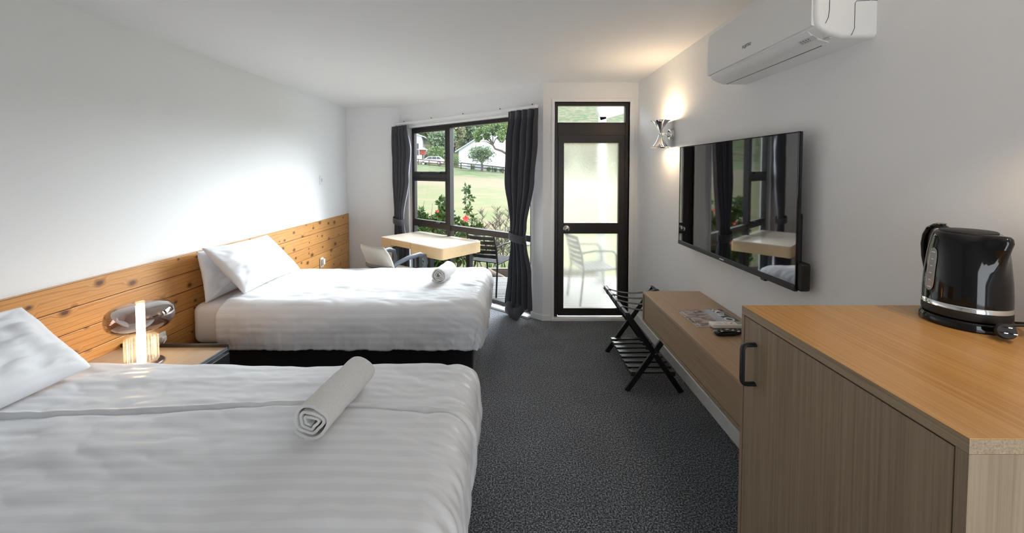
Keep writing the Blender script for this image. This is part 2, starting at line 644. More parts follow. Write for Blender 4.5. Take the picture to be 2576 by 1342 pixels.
# white trim
tr = B()
tr.box(DX0 - .030, DX0, YD - .012, YD + .05, 0, DZ + .035, .003)
tr.box(DX1, DX1 + .045, YD - .012, YD + .05, 0, DZ + .035, .003)
tr.box(DX0, DX1, YD - .012, YD + .05, DZ, DZ + .035, .003)
struct(tr.build('trim_1', MT['trim']))
struct(B().box(DX0 - .03, DX1 + .045, YD - .02, YD + .10, 0, .032, .004).build('trim_2', MT['trim']))
bb = B()
bb.box(XR - .016, XR, 1.15, YD, 0, .092, .004)
bb.box(XR - .016, XR, YREAR, .58, 0, .092, .004)
struct(bb.build('baseboard_right', MT['trim']))
bb = B().box(XJ - .004, DX0 - .03, YD - .012, YD, 0, .06, .003)
struct(bb.build('baseboard_door', MT['trim']))
bb = B().box(S1 + .0, LW + .008, -.012, 0, 0, .06, .003, mtx=mW)
struct(bb.build('baseboard_window', MT['trim']))
struct(B().box(xleft(YB), AW.x, YB - .012, YB, 0, .06, .003).build('baseboard_back', MT['trim']))
# white strip under and round the window
tw = B()
tw.box(S0, S1, -.07, .02, 0, .022, .004, mtx=mW)
tw.box(S0 - .03, S0, -.014, .03, 0, ZT + .03, .003, mtx=mW)
tw.box(S1, S1 + .025, -.014, .03, 0, ZT + .03, .003, mtx=mW)
tw.box(S0 - .03, S1 + .025, -.014, .03, ZT, ZT + .03, .003, mtx=mW)
struct(tw.build('trim_3', MT['trim']))

# ------------------------------------------------------------------ window_1 (local wall frame)
win = sempty('window_1', (AW.x, AW.y, 0), TH)
FY0, FY1 = 0.035, 0.095
MUL0, MUL1 = 1.005, 1.065
def fbar(x0, x1, z0, z1, name, y0=FY0, y1=FY1):
    return B().box(x0, x1, y0, y1, z0, z1, .003).build(name, MT['bronze'], win)
fbar(S0, S0 + .045, .02, ZT, 'window_jamb')
fbar(S1 - .045, S1, .02, ZT, 'window_jamb')
fbar(S0, S1, ZT - .045, ZT, 'window_head')
fbar(S0, S1, .02, .062, 'window_sill')
fbar(MUL0, MUL1, .05, ZT - .03, 'mullion', FY0 - .01, FY1)
fbar(S0 + .03, MUL0 + .01, 1.488, 1.560, 'transom_bar')
fbar(S0 + .03, MUL0 + .01, .815, .885, 'transom_bar')
fbar(MUL1 - .01, S1 - .03, .815, .885, 'transom_bar')
def sash(z0, z1):
    x0, x1 = S0 + .045, MUL0
    w = .030
    b = B()
    b.box(x0, x0 + w, FY0 - .012, FY0 + .03, z0, z1, .003)
    b.box(x1 - w, x1, FY0 - .012, FY0 + .03, z0, z1, .003)
    b.box(x0, x1, FY0 - .012, FY0 + .03, z0, z0 + w, .003)
    b.box(x0, x1, FY0 - .012, FY0 + .03, z1 - w, z1, .003)
    s = b.build('sash', MT['bronze'], win)
    # stay and catch
    B().box(x0 + .06, x0 + .19, FY0 - .03, FY0 - .012, z0 + .004, z0 + .016, .003).build('window_stay', MT['black'], s)
    B().box(x1 - .20, x1 - .12, FY0 - .035, FY0 - .012, z0 + .004, z0 + .022, .004).build('window_catch', MT['black'], s)
sash(1.560, ZT - .045)
sash(.885, 1.488)
def pane(x0, x1, z0, z1):
    B().box(x0, x1, .062, .066, z0, z1).build('pane', MT['glass'], win)
pane(S0 + .05, MUL0 - .005, 1.56, ZT - .045)
pane(S0 + .05, MUL0 - .005, .885, 1.488)
pane(S0 + .04, MUL0 + .005, .06, .82)
pane(MUL1 - .005, S1 - .04, .88, ZT - .04)
pane(MUL1 - .005, S1 - .04, .06, .82)

# ------------------------------------------------------------------ door_1 (glazed, with a light above)
door = sempty('door_1', (DX0, YD, 0))
DW = DX1 - DX0
def dbar(x0, x1, z0, z1, name, y0=.03, y1=.085, par=door, m='bronze'):
    return B().box(x0, x1, y0, y1, z0, z1, .003).build(name, MT[m], par)
dbar(0, .040, .03, DZ, 'door_jamb')
dbar(DW - .040, DW, .03, DZ, 'door_jamb')
dbar(.03, DW - .03, DZ - .035, DZ, 'door_head')
dbar(.03, DW - .03, 1.975, 2.105, 'transom_bar')
dbar(.03, DW - .03, 2.095, 2.112, 'transom_bead', .022)
B().box(.035, DW - .035, .058, .062, 2.105, DZ - .03).build('pane', MT['glass'], door)
leaf = dbar(.042, .105, .045, 1.972, 'door_leaf', .022, .072)
dbar(DW - .105, DW - .042, .045, 1.972, 'leaf_stile', .022, .072, leaf)
dbar(.10, DW - .10, 1.895, 1.972, 'leaf_rail', .022, .072, leaf)
dbar(.10, DW - .10, .930, 1.045, 'leaf_rail', .022, .072, leaf)
dbar(.10, DW - .10, .045, .125, 'leaf_rail', .022, .072, leaf)
B().box(.10, DW - .10, .045, .049, 1.04, 1.90).build('pane', MT['frosted'], leaf)
B().box(.10, DW - .10, .045, .049, .12, .935).build('pane', MT['frosted'], leaf)
k = B()
mk = Matrix.Translation((.132, .022, .985)) @ Matrix.Rotation(R(90), 4, 'X')
k.lathe([(.034, 0), (.034, .004), (.030, .008), (.012, .011), (.012, .028), (.022, .034), (.028, .046), (.026, .058), (.014, .064)], 28, mk)
kn = k.build('door_knob', MT['nickel'], leaf, True)
B().lathe([(.008, .062), (.008, .067), (.005, .068)], 16, mk).build('keyhole', MT['black'], leaf)
for hz in (.25, .98, 1.78):
    B().cyl((DW - .040, .018, hz - .045), (DW - .040, .018, hz + .045), .007).build('hinge', MT['black'], leaf, True)

# ------------------------------------------------------------------ pine headboard panelling along the left wall
HB0 = 0.30
hb = thing('headboard', 'knotty pine plank headboard fixed along the white wall behind both beds', 'headboard', (xleft(HB0), HB0, 0), -math.atan(0.0192))
HL = 5.78 - HB0
plank_me = None
for i in range(7):
    if plank_me is None:
        o = B().box(0.004, .020 + .004, 0, HL, 0.0, .1345, .003).build('plank', MT['pine'], hb)
        plank_me = o.data
    else:
        o = link('plank', plank_me, None, hb)
    o.location = (0, 0, i * .138 + .001)
B().box(0.0, .005, 0, HL, 0, .958).build('backing', MT['black'], hb)
B().box(0.0, .026, 0, HL, .9655, .9695, .001).build('top_edge', MT['oaky'], hb)

# ------------------------------------------------------------------ bedding
def cover_mesh(name, x0, x1, y0, y1, zt, r, drop, m, parent, seed, step=0.0125, crease=None, amp=1.0, ragged=0.012, soft=0.0):
    E = r * PI / 2 + drop
    np_ = int((x1 - r + E - x0) / step)
    nq = int((y1 - y0 - 2 * r + 2 * E) / step)
    verts, uvs, inside = [], [], []
    for i in range(np_ + 1):
        p = x0 + (x1 - r + E - x0) * i / np_
        for j in range(nq + 1):
            q = y0 + r - E + (y1 - y0 - 2 * r + 2 * E) * j / nq
            cx = min(p, x1 - r)
            cy = min(max(q, y0 + r), y1 - r)
            dx, dy = p - cx, q - cy
            L = math.hypot(dx, dy)
            inside.append(L < E)
            Lc = min(L, E)
            if L > 1e-9:
                ux, uy = dx / L, dy / L
            else:
                ux = uy = 0.0
            a = min(Lc / r, PI / 2)
            hor = r * math.sin(a)
            z = zt - r * (1 - math.cos(a)) - max(0, Lc - r * PI / 2)
            nrm = Vector((ux * math.sin(a), uy * math.sin(a), math.cos(a)))
            t = min(1, max(0, Lc - r * .3) / (E - r * .3))
            hor += .030 * math.sin(PI * t) * (1 if L > 0 else 0)
            # tangent coordinate along the rim
            tc = p if abs(uy) > abs(ux) else q
            s1 = fbm(p * 1.1 + seed, q * 2.2, seed, 2) * .014 * amp
            s2 = fbm(p * 2.0 + seed * 3, q * 9.0, 4 + seed, 3) * .0065 * amp
            s2 += abs(fbm(p * 3.1 + q * 2.2 + seed, q * 5.5 - p, 9 + seed, 3)) * .012 * amp
            d = s1 + s2
            # pulled folds near the foot corners
            fx = max(0, (p - (x1 - .55)) / .55)
            d += .016 * amp * fx * abs(fbm(p * 4 + seed, q * 14 + p * 6, 2.5, 2))
            # gathers on the drop
            if t > 0:
                d += t * .020 * fbm(tc * 9 + seed, t * .8, 7.7, 2) + t * t * .012 * fbm(tc * 30 + seed, t * 1.2, 3.3, 2)
            if crease is not None:
                yc = crease + .03 - .085 * max(0, -1.0 - p) + .018 * fbm(p * 1.3, 5.5, seed, 2) - .05 * fx * fx
                e = (q - yc) / .012
                d += .009 * math.exp(-e * e) - .013 * math.exp(-((e + 1.2) * 1.6) ** 2)
            # plump crown of the mattress
            bx = min(1, max(0, (cy - y0 - r) / (y1 - y0 - 2 * r)))
            ex = min(1, max(0, (x1 - r - cx) / .45))
            crown = .012 * math.sin(PI * bx) * ex * ex * (3 - 2 * ex)
            if Lc >= E - 1e-6:
                z += ragged * fbm(tc * 7 + seed, 1.1, 2.2, 3)
            P = Vector((cx + ux * hor, cy + uy * hor, z + crown)) + nrm * d
            verts.append(P)
            uvs.append((q, p))
    faces = []
    W = nq + 1
    for i in range(np_):
        for j in range(nq):
            k = (i * W + j, i * W + j + 1, (i + 1) * W + j + 1, (i + 1) * W + j)
            if any(inside[c] for c in k):
                faces.append(k[::-1])
    o = raw(name, verts, faces, m, parent, True, uvs)
    bm = bmesh.new()
    bm.from_mesh(o.data)
    bmesh.ops.delete(bm, geom=[v for v in bm.verts if not v.link_faces], context='VERTS')
    bmesh.ops.dissolve_degenerate(bm, dist=1e-5, edges=bm.edges)
    bmesh.ops.recalc_face_normals(bm, faces=bm.faces)
    bm.to_mesh(o.data)
    bm.free()
    for pl in o.data.polygons:
        pl.use_smooth = True
    md = o.modifiers.new('thick', 'SOLIDIFY')
    md.thickness = .006
    md.offset = -1
    return o

def make_bed(y0, y1, xf, xb, lab, seed):
    """y0,y1 sides; xf mattress foot; xb base foot"""
    xh = xleft((y0 + y1) / 2) + .045
    b = thing('bed', lab, 'bed', (xh, (y0 + y1) / 2, 0), 0, None)
    w2 = (y1 - y0) / 2
    xb_, xf_ = xb - xh, xf - xh
    B().box(0.01, xb_, -w2 + .02, w2 - .02, .012, .262, .035, 4).build('base', MT['divan'], b, True)
    B().box(0.012, xb_ - .002, -w2 + .022, w2 - .022, .262, .275, .004).build('base_seam', MT['black'], b)
    for lx in (.15, xb_ - .15):
        for ly in (-w2 + .15, w2 - .15):
            B().cyl((lx, ly, 0), (lx, ly, .02), .03).build('leg', MT['black'], b)
    # mattress in its fitted sheet
    mt = B().box(0.0, xf_ - .03, -w2 + .026, w2 - .026, .27, .586, .060, 6)
    o = mt.build('mattress', MT['plain'], b, True)
    for v in o.data.vertices:
        c = v.co
        f = math.sin(PI * min(1, max(0, (c.z - .27) / .32)))
        c.y += (.014 + .004 * noise.noise(Vector((c.x * 9, c.z * 9, seed)))) * f * (1 if c.y > 0 else -1)
        if c.x < .3: c.x -= 0.004 * f
    return b

make_bed(2.925, 4.03, -.250, -.302, 'bed on a black divan base with two pillows, next to the window desk', 3.1)
make_bed(.925, 2.02, -.205, -.262, 'bed on a black divan base with one large pillow, facing the tall cabinet', 8.4)
c1 = cover_mesh('duvet', -2.20, -.245, 2.905, 4.05, .604, .085, .265, MT['sheet'], None, 3.1)
tag(c1, 'white satin-striped cover on the bed that carries two pillows', 'duvet', 'striped bed covers')
c2 = cover_mesh('duvet', -2.24, -.195, .905, 2.04, .604, .085, .265, MT['sheet'], None, 8.4, step=.0085, crease=1.60, amp=1.0)
tag(c2, 'white satin-striped cover with a long crease on the bed with one pillow', 'duvet', 'striped bed covers')

def pillow(label, TL, TR, BL, BR, thick, seed, group, sag=0.0):
    TL, TR, BL, BR = map(Vector, (TL, TR, BL, BR))
    cen = (TL + TR + BL + BR) / 4
    nx = (TR + BR - TL - BL).normalized()
    ny = (TL + TR - BL - BR).normalized()
    nz = nx.cross(ny).normalized()
    n = 56
    verts, faces = [], []
    def pt(i, j, side):
        u, v = -1 + 2 * i / n, -1 + 2 * j / n
        au, av = abs(u), abs(v)
        # concave edges between pointed corners
        uu = u * (1 - .055 * (1 - v * v) * au ** 2)
        vv = v * (1 - .065 * (1 - u * u) * av ** 2)
        s, t = (uu + 1) / 2, (vv + 1) / 2
        base = (BL * (1 - s) + BR * s) * (1 - t) + (TL * (1 - s) + TR * s) * t
        h = max(0, (1 - u ** 2) * (1 - v ** 2)) ** .40
        edge = 1 - max(au, av) ** 6
        wr = fbm(u * 2.2 + seed, v * 2.2, side * 3.0 + seed, 2) * .030
        # creases that run from the corners
        ang = math.atan2(v - math.copysign(1, v), u - math.copysign(1, u))
        dc = math.hypot(au - 1, av - 1)
        wr += .017 * math.sin(ang * 16 + seed * 5) * math.exp(-dc * 3.2) * min(1, dc * 5)
        wr += .016 * abs(fbm(u * 2.2 + v * 1.4 + seed * 2, v * 4.5 - u * 1.2, 3, 2))
        d = thick / 2 * h * side + wr * edge * (.4 + h)
        P = base + nz * d
        P.z -= sag * (1 - u * u) * max(0, v) * .5
        return P - cen
    idx = {}
    for side in (1, -1):
        for i in range(n + 1):
            for j in range(n + 1):
                rim = i in (0, n) or j in (0, n)
                key = (i, j, 0 if rim else side)
                if key not in idx:
                    idx[key] = len(verts)
                    verts.append(pt(i, j, side))
    for side in (1, -1):
        for i in range(n):
            for j in range(n):
                q = []
                for a, b in ((i, j), (i + 1, j), (i + 1, j + 1), (i, j + 1)):
                    rim = a in (0, n) or b in (0, n)
                    q.append(idx[(a, b, 0 if rim else side)])
                faces.append(q if side == 1 else q[::-1])
    o = raw('pillow', verts, faces, MT['plain'], None, True)
    o.location = cen
    return tag(o, label, 'pillow', group)

pillow('white pillow leaning upright against the pine planks behind another pillow', (-2.400, 2.965, .985), (-2.400, 3.70, .965), (-2.335, 2.955, .592), (-2.335, 3.68, .592), .10, 1.7, 'white pillows')
pillow('white pillow slanting in front of another pillow on the bed by the desk', (-2.285, 2.87, 1.03), (-2.285, 3.64, 1.005), (-2.12, 3.07, .628), (-2.10, 3.86, .628), .16, 4.2, 'white pillows')
pillow('large white pillow propped alone on the bed beside the glass lamp', (-2.40, 1.13, .99), (-2.36, 1.87, .945), (-2.00, 1.15, .655), (-2.05, 1.885, .645), .19, 6.6, 'white pillows', .02)

# ------------------------------------------------------------------ rolled towels
def towel(label, near, far, r, seed, turns=3.2):
    near, far = Vector(near), Vector(far)
    ax = far - near
    L = ax.length
    ax.normalize()
    sx = ax.cross(Vector((0, 0, 1))).normalized()
    up = sx.cross(ax)
    N, K = 150, 22
    th = .0058
    def sp(t):
        """centre line of the roll: outer end to inner end"""
        a = 2 * PI * turns * t + 1.2 * PI
        rr = lerp(r - th, .012, t ** .92)
        k = 1 + .16 * t * math.sin(3 * a + seed) + .10 * t * math.sin(5 * a + seed * 2)
        rr *= k
        return Vector((rr * math.cos(a) * 1.05, rr * math.sin(a) * .97))
    prof = []
    for i in range(N + 1):
        t = i / N
        p = sp(t)
        d = (sp(min(1, t + .004)) - sp(max(0, t - .004))).normalized()
        nn = Vector((-d.y, d.x))
        prof.append((p, nn, th * (1 - .25 * t)))
    ring = [p + nn * h for p, nn, h in prof] + [p - nn * h for p, nn, h in prof[::-1]]
    M_ = len(ring)
    verts, faces = [], []
    for k in range(K + 1):
        f = k / K
        for i, c in enumerate(ring):
            j = i if i <= N else 2 * N + 1 - i
            t = j / N
            wob = 1 + .05 * fbm(f * 4 + seed, t * 7, 1.1, 3) + .015 * fbm(f * 14 + seed, t * 30, 2.1, 2)
            off = (.010 * fbm(t * 9 + seed, 2.2, 0, 2) + .004 * math.sin(t * 60)) * (1 if f < .03 or f > .97 else 0)
            P = near + ax * (f * L + off) + (sx * c.x + up * c.y) * wob
            verts.append(P - near)
    for k in range(K):
        for i in range(M_):
            a, b = k * M_ + i, k * M_ + (i + 1) % M_
            faces.append((a, b, b + M_, a + M_))
    for i in range(N):
        a, b = i, i + 1
        c, d = M_ - 1 - i, M_ - 2 - i
        faces.append((a, c, d, b))
        o_ = K * M_
        faces.append((a + o_, b + o_, d + o_, c + o_))
    o = raw('rolled_towel', verts, faces, MT['terry'], None, True)
    o.location = near
    bm = bmesh.new(); bm.from_mesh(o.data)
    bmesh.ops.recalc_face_normals(bm, faces=bm.faces)
    bm.to_mesh(o.data); bm.free()
    o.data.set_sharp_from_angle(angle=R(60))
    return tag(o, label, 'towel', 'rolled white towels')

towel('thick fluffy rolled white towel on the creased bed cover', (-.738, 1.40, .688), (-.705, 1.775, .688), .076, 1.0)
towel('smaller rolled white towel on the bed nearest the window table', (-.650, 3.40, .684), (-.605, 3.69, .684), .074, 2.6, 3.6)

# ------------------------------------------------------------------ bedside table
NX0, NX1, NY0, NY1, NZ = xleft(2.2) + .03, -1.80, 2.095, 2.46, .485
ns = thing('bedside_table', 'low bedside table with tan top and raised black rim between the beds', 'bedside table', (NX0, NY0, 0))
wx, wy = NX1 - NX0, NY1 - NY0
B().box(0, wx, 0, wy, .12, NZ - .012, .003).build('body', MT['black'], ns)
B().box(.004, wx - .006, .014, wy - .014, NZ - .012, NZ, .001).build('top', m_veneer('tan laminate', 'Y', (0.40, 0.30, 0.20), (0.48, 0.37, 0.26)), ns)
B().box(0, wx, wy - .014, wy, NZ - .012, NZ + .022, .002).build('rim', MT['black'], ns)
B().box(0, wx, 0, .014, NZ - .012, NZ + .022, .002).build('rim', MT['black'], ns)
B().box(wx - .006, wx, .014, wy - .014, NZ - .012, NZ + .003, .001).build('front_edge', MT['gplast'], ns)
dr = B().box(wx, wx + .016, .02, wy - .02, .16, NZ - .03, .002).build('drawer', MT['black'], ns)
B().box(wx + .016, wx + .028, .14, wy - .14, .32, .332, .003).build('handle', MT['rub'], dr)
for lx in (.04, wx - .04):
    for ly in (.04, wy - .04):
        B().box(lx - .018, lx + .018, ly - .018, ly + .018, 0, .13).build('leg', MT['black'], ns)

# ------------------------------------------------------------------ bedside lamp
lp = thing('bedside_lamp', 'table lamp with smoked mirror shade and glowing ribbed glass foot', 'lamp', (-2.138, 2.232, NZ))
B().lathe([(.0, 0), (.098, 0), (.100, .004), (.096, .010), (.0, .014)], 48, cap0=False, cap1=False).build('base', mat('dark bronze', (.05, .035, .03), .3, .6), lp, True)
def glow_glass(name, tint, ior, base, extra=None):
    m = m_glass(name, tint)
    nt = m.node_tree
    nt.nodes['Fresnel'].inputs['IOR'].default_value = ior
    mx = nt.nodes['Mix Shader']
    out = nt.nodes['Material Output']
    lnk = mx.inputs[0].links[0].from_socket
    ad = nt.nodes.new('ShaderNodeMath')
    ad.operation = 'ADD'
    ad.use_clamp = True
    ad.inputs[1].default_value = base
    nt.links.new(lnk, ad.inputs[0])
    nt.links.new(ad.outputs[0], mx.inputs[0])
    if extra:
        tl = nt.nodes.new('ShaderNodeBsdfTranslucent')
        tl.inputs[0].default_value = (1, .96, .9, 1)
        m2 = nt.nodes.new('ShaderNodeMixShader')
        m2.inputs[0].default_value = extra
        nt.links.new(mx.outputs[0], m2.inputs[1])
        nt.links.new(tl.outputs[0], m2.inputs[2])
        nt.links.new(m2.outputs[0], out.inputs[0])
    return m
MT['clear'] = glow_glass('ribbed clear glass', (0.99, 0.97, 0.94), 1.5, .05, .045)
MT['smoke'] = glow_glass('smoked mirror glass', (0.50, 0.40, 0.37), 1.6, .30)
gf = B().lathe([(.074, .014), (.078, .018), (.078, .024), (.060, .026), (.058, .020), (.058, .014)], 56, close=True).build('glass_foot', MT['clear'], lp, True)
B().lathe([(.062, .148), (.076, .150), (.076, .160), (.064, .166), (.024, .166), (.024, .160), (.058, .156)], 56, close=True).build('glass_collar', MT['clear'], gf, True)
rib_me = None
for i in range(22):
    a = 2 * PI * (i + .5) / 22
    if rib_me is None:
        o = B().lathe([(.0096, .020), (.0096, .152)], 14).build('rib', MT['clear'], gf, True)
        rib_me = o.data
    else:
        o = link('rib', rib_me, None, gf)
    o.location = (.0675 * math.cos(a), .0675 * math.sin(a), 0)
B().lathe([(.020, .016), (.020, .342)], 24).build('light_tube', MT['tube'], lp, True)
B().lathe([(.0225, .342), (.0225, .363), (.019, .367)], 24).build('tube_cap', MT['clear'], lp, True)
B().lathe([(.0222, .216), (.085, .210), (.125, .218), (.147, .242), (.153, .270), (.153, .294), (.146, .320), (.124, .340), (.085, .350), (.0222, .352)], 64, cap0=False, cap1=False).build('shade', MT['smoke'], lp, True)

# plug, outlet and switch on the left wall
pl = thing('power_plug', 'white power plug with grey lead in the pine planks behind the lamp', 'plug', (xleft(2.70) + .026, 2.70, .43))
B().box(0, .012, -.055, .055, -.035, .035, .003).build('outlet_plate', MT['wplast'], pl)
B().box(.012, .05, -.02, .02, -.018, .018, .006).build('plug_body', MT['wplast'], pl)
B().tube([(.05, 0, 0), (.07, -.02, -.005), (.075, -.06, -.03), (.06, -.1, -.10), (.03, -.12, -.2)], .0035, 8).build('lead', MT['wplast2'], pl, True)
so = thing('wall_outlet', 'white outlet standing out from the pine planks above the bed cover', 'outlet', (xleft(4.95) + .0255, 4.95, .44))
B().box(0, .014, -.036, .036, -.06, .06, .003).build('plate', MT['wplast'], so)
B().box(.014, .045, -.022, .022, -.03, .045, .005).build('adapter', MT['wplast'], so)
sw = thing('light_switch', 'slim white light switch on the bare wall above the pine planks', 'switch', (xleft(5.03), 5.03, 1.48))
B().box(0, .010, -.036, .036, -.058, .058, .003).build('plate', MT['wplast'], sw)
B().box(.010, .016, -.012, .012, -.022, .022, .002).build('rocker', MT['wplast2'], sw)

# ------------------------------------------------------------------ curtains (wall-local frame)
def curtain(label, tab_l, tab_r, tab_y, ztop, zbot, folds, seed, tie_z, flip=1, lining=True):
    root = thing('curtain', label, 'curtain', (AW.x, AW.y, 0), TH, 'slate curtains')
    NZ_, NT_ = 130, 300
    def sheet(dy, zb, inset=0.0):
        verts, faces = [], []
        for i in range(NZ_ + 1):
            z = lerp(ztop, zb, i / NZ_)
            l, r_ = curve(tab_l, z) + inset, curve(tab_r, z) - inset
            yc = curve(tab_y, z)
            w = r_ - l
            tie = math.exp(-((z - tie_z) / .10) ** 2)
            head = math.exp(-((ztop - z) / .09) ** 2)
            am = lerp(.040, .018, tie) * (1 - .45 * head)
            for j in range(NT_ + 1):
                t = j / NT_
                # folds wander slowly down the drop
                ph = folds * 2 * PI * (t + .012 * fbm(t * 3 + seed, z * .9, 1.0, 2))
                sn = math.sin(ph)
                fold = math.copysign(abs(sn) ** .75, sn)
                if head > .4:
                    fold *= .75
                a2 = am * (.75 + .5 * (noise.noise(Vector((t * folds * 1.0 + seed, z * .7, 2.0))) + .3))
                y = yc + a2 * fold + .008 * fbm(t * 9 + seed, z * 2.5, 4.4, 2) + dy
                x = l + w * (t + .010 * math.sin(ph * 2 + 1)) + .004 * fbm(t * 20, z * 3, 2.1, 2)
                # rounded cross-section where it is gathered
                y -= tie * .045 * math.sin(PI * t)
                verts.append((x, y, z + (.010 * fbm(t * 6, seed, 1, 2) if i == NZ_ else 0)))
        W = NT_ + 1
        for i in range(NZ_):
            for j in range(NT_):
                faces.append((i * W + j, i * W + j + 1, (i + 1) * W + j + 1, (i + 1) * W + j))
        return verts, faces
    v, f = sheet(0, zbot)
    o = raw('drape', v, f, MT['curtain'], root, True)
    md = o.modifiers.new('thick', 'SOLIDIFY')
    md.thickness = .004
    if lining:
        v, f = sheet(.012, zbot + .03, .004)
        o2 = raw('lining', v, f, MT['lining'], root, True)
        md = o2.modifiers.new('thick', 'SOLIDIFY')
        md.thickness = .002
    # tieback band: a closed ring round the gathered cloth
    l, r_ = curve(tab_l, tie_z), curve(tab_r, tie_z)
    yc = curve(tab_y, tie_z) - .018
    cx, rx, ry = (l + r_) / 2, (r_ - l) / 2 + .010, .072
    prof, n = [], 48
    verts, faces = [], []
    zs = (-.042, -.038, .038, .042)
    for k, dz in enumerate(zs):
        for i in range(n):
            a = 2 * PI * i / n
            e = 0 if k in (1, 2) else -.003
            verts.append((cx + (rx + e) * math.cos(a), yc + (ry + e) * math.sin(a), tie_z + dz + flip * .02 * math.cos(a)))
    for k in range(3):
        for i in range(n):
            faces.append((k * n + i, k * n + (i + 1) % n, (k + 1) * n + (i + 1) % n, (k + 1) * n + i))
    o3 = raw('tieback', verts, faces, MT['curtain'], root, True)
    md = o3.modifiers.new('thick', 'SOLIDIFY')
    md.thickness = .004
    return root

cr = curtain('slate grey curtain beside the door wall, tied back with a knotted foot',
             [(.10, 2.13), (.50, 2.165), (.80, 2.215), (.885, 2.22), (1.0, 2.205), (1.5, 2.115), (1.9, 2.12), (2.245, 2.165)],
             [(.10, 2.50), (.50, 2.485), (.80, 2.43), (.885, 2.415), (1.0, 2.43), (1.5, 2.53), (1.9, 2.565), (2.245, 2.575)],
             [(.10, -.11), (.885, -.105), (2.245, -.10)], 2.245, .12, 5, 2.3, .885, -1)
# the hem is twisted into a knot that rests on the floor
kv, kf = [], []
n1, n2 = 40, 26
for i in range(n1):
    for j in range(n2):
        a, b = 2 * PI * i / n1, 2 * PI * j / n2
        rr = .052 + .010 * math.sin(3 * a + 2 * b) + .010 * fbm(math.cos(a) * 2, math.sin(a) * 2 + b, 1.3, 2)
        big = .048 + .012 * math.cos(2 * a)
        kv.append((2.275 + (big + rr * math.cos(b)) * math.cos(a) * 1.15, -.125 + (big + rr * math.cos(b)) * math.sin(a) * .85, .072 + rr * math.sin(b) * 1.15 + .025 * math.sin(a * 2 + .6)))
for i in range(n1):
    for j in range(n2):
        kf.append((i * n2 + j, ((i + 1) % n1) * n2 + j, ((i + 1) % n1) * n2 + (j + 1) % n2, i * n2 + (j + 1) % n2))
raw('hem_knot', kv, kf, MT['curtain'], cr, True)
cl_ = curtain('slate grey curtain tied back in the corner behind the chair', 
              [(.04, .03), (.50, .02), (.80, .055), (.885, .06), (1.0, .055), (1.5, -.025), (1.9, -.04), (2.235, -.035)],
              [(.04, .40), (.50, .36), (.80, .245), (.885, .235), (1.0, .24), (1.5, .36), (1.9, .40), (2.235, .33)],
              [(.04, -.125), (.885, -.115), (2.235, -.115)], 2.235, .03, 5, 5.1, .885, -1)

rail = thing('curtain_rail', 'white curtain rail fixed above the black framed window', 'curtain rail', (AW.x, AW.y, 2.265), TH)
B().box(.06, 2.555, -.115, -.085, -.016, .014, .005, 3).build('rail', MT['wplast'], rail, True)
for x in (.25, .85, 1.45, 2.05, 2.50):
    br = B().box(x - .012, x + .012, -.10, 0, .012, .022, .002).build('bracket', MT['wplast'], rail)
    B().cyl((x, -.1, .020), (x, -.1, .030), .006, n=8).build('screw', MT['black'], br)
for x in (.06, 2.553):
    B().box(x - .006, x + .008, -.119, -.081, -.020, .018, .004).build('end_cap', MT['wplast'], rail)

# ------------------------------------------------------------------ desk by the window
def rrect(x0, x1, y0, y1, r, n=6):
    pts = []
    for cx, cy, a0 in ((x1 - r, y1 - r, 0), (x0 + r, y1 - r, 90), (x0 + r, y0 + r, 180), (x1 - r, y0 + r, 270)):
        for k in range(n + 1):
            a = R(a0 + 90 * k / n)
            pts.append((cx + r * math.cos(a), cy + r * math.sin(a)))
    return pts
TA = math.atan2(4.341 - 5.105, -.803 + 1.731)
tb = thing('desk', 'pale oak desk with thick apron and black legs at the window', 'desk', (-1.0575, 4.9525, 0), TA)
tl, twd, tt = 1.215, .62, .74
B().poly_prism(rrect(-tl / 2, tl / 2, -twd / 2, twd / 2, .022), tt - .012, tt, .003).build('top', MT['tabtop'], tb, True)
ap = B()
ap.poly_prism(rrect(.02, tl / 2, -twd / 2, twd / 2, .022), tt - .135, tt - .012)
ap.build('apron', MT['tabside'], tb)
B().poly_prism(rrect(-tl / 2, -.40, -twd / 2, twd / 2, .022), tt - .110, tt - .012).build('apron', MT['tabside'], tb)
B().box(-.40, .02, twd / 2 - .03, twd / 2 - .002, tt - .135, tt - .012).build('apron', MT['tabside'], tb)
dr = B().box(-.396, .018, -twd / 2 + .006, -twd / 2 + .10, tt - .082, tt - .013, .002).build('drawer', MT['tabside'], tb)
for lx, ly in ((-.50, .22), (-.50, -.16), (.30, -.22), (.50, .22)):
    B().box(lx - .03, lx + .03, ly - .03, ly + .03, 0, tt - .109, .003).build('leg', MT['black'], tb)
B().box(-.50, .50, .205, .235, .10, .14, .003).build('stretcher', MT['black'], tb)

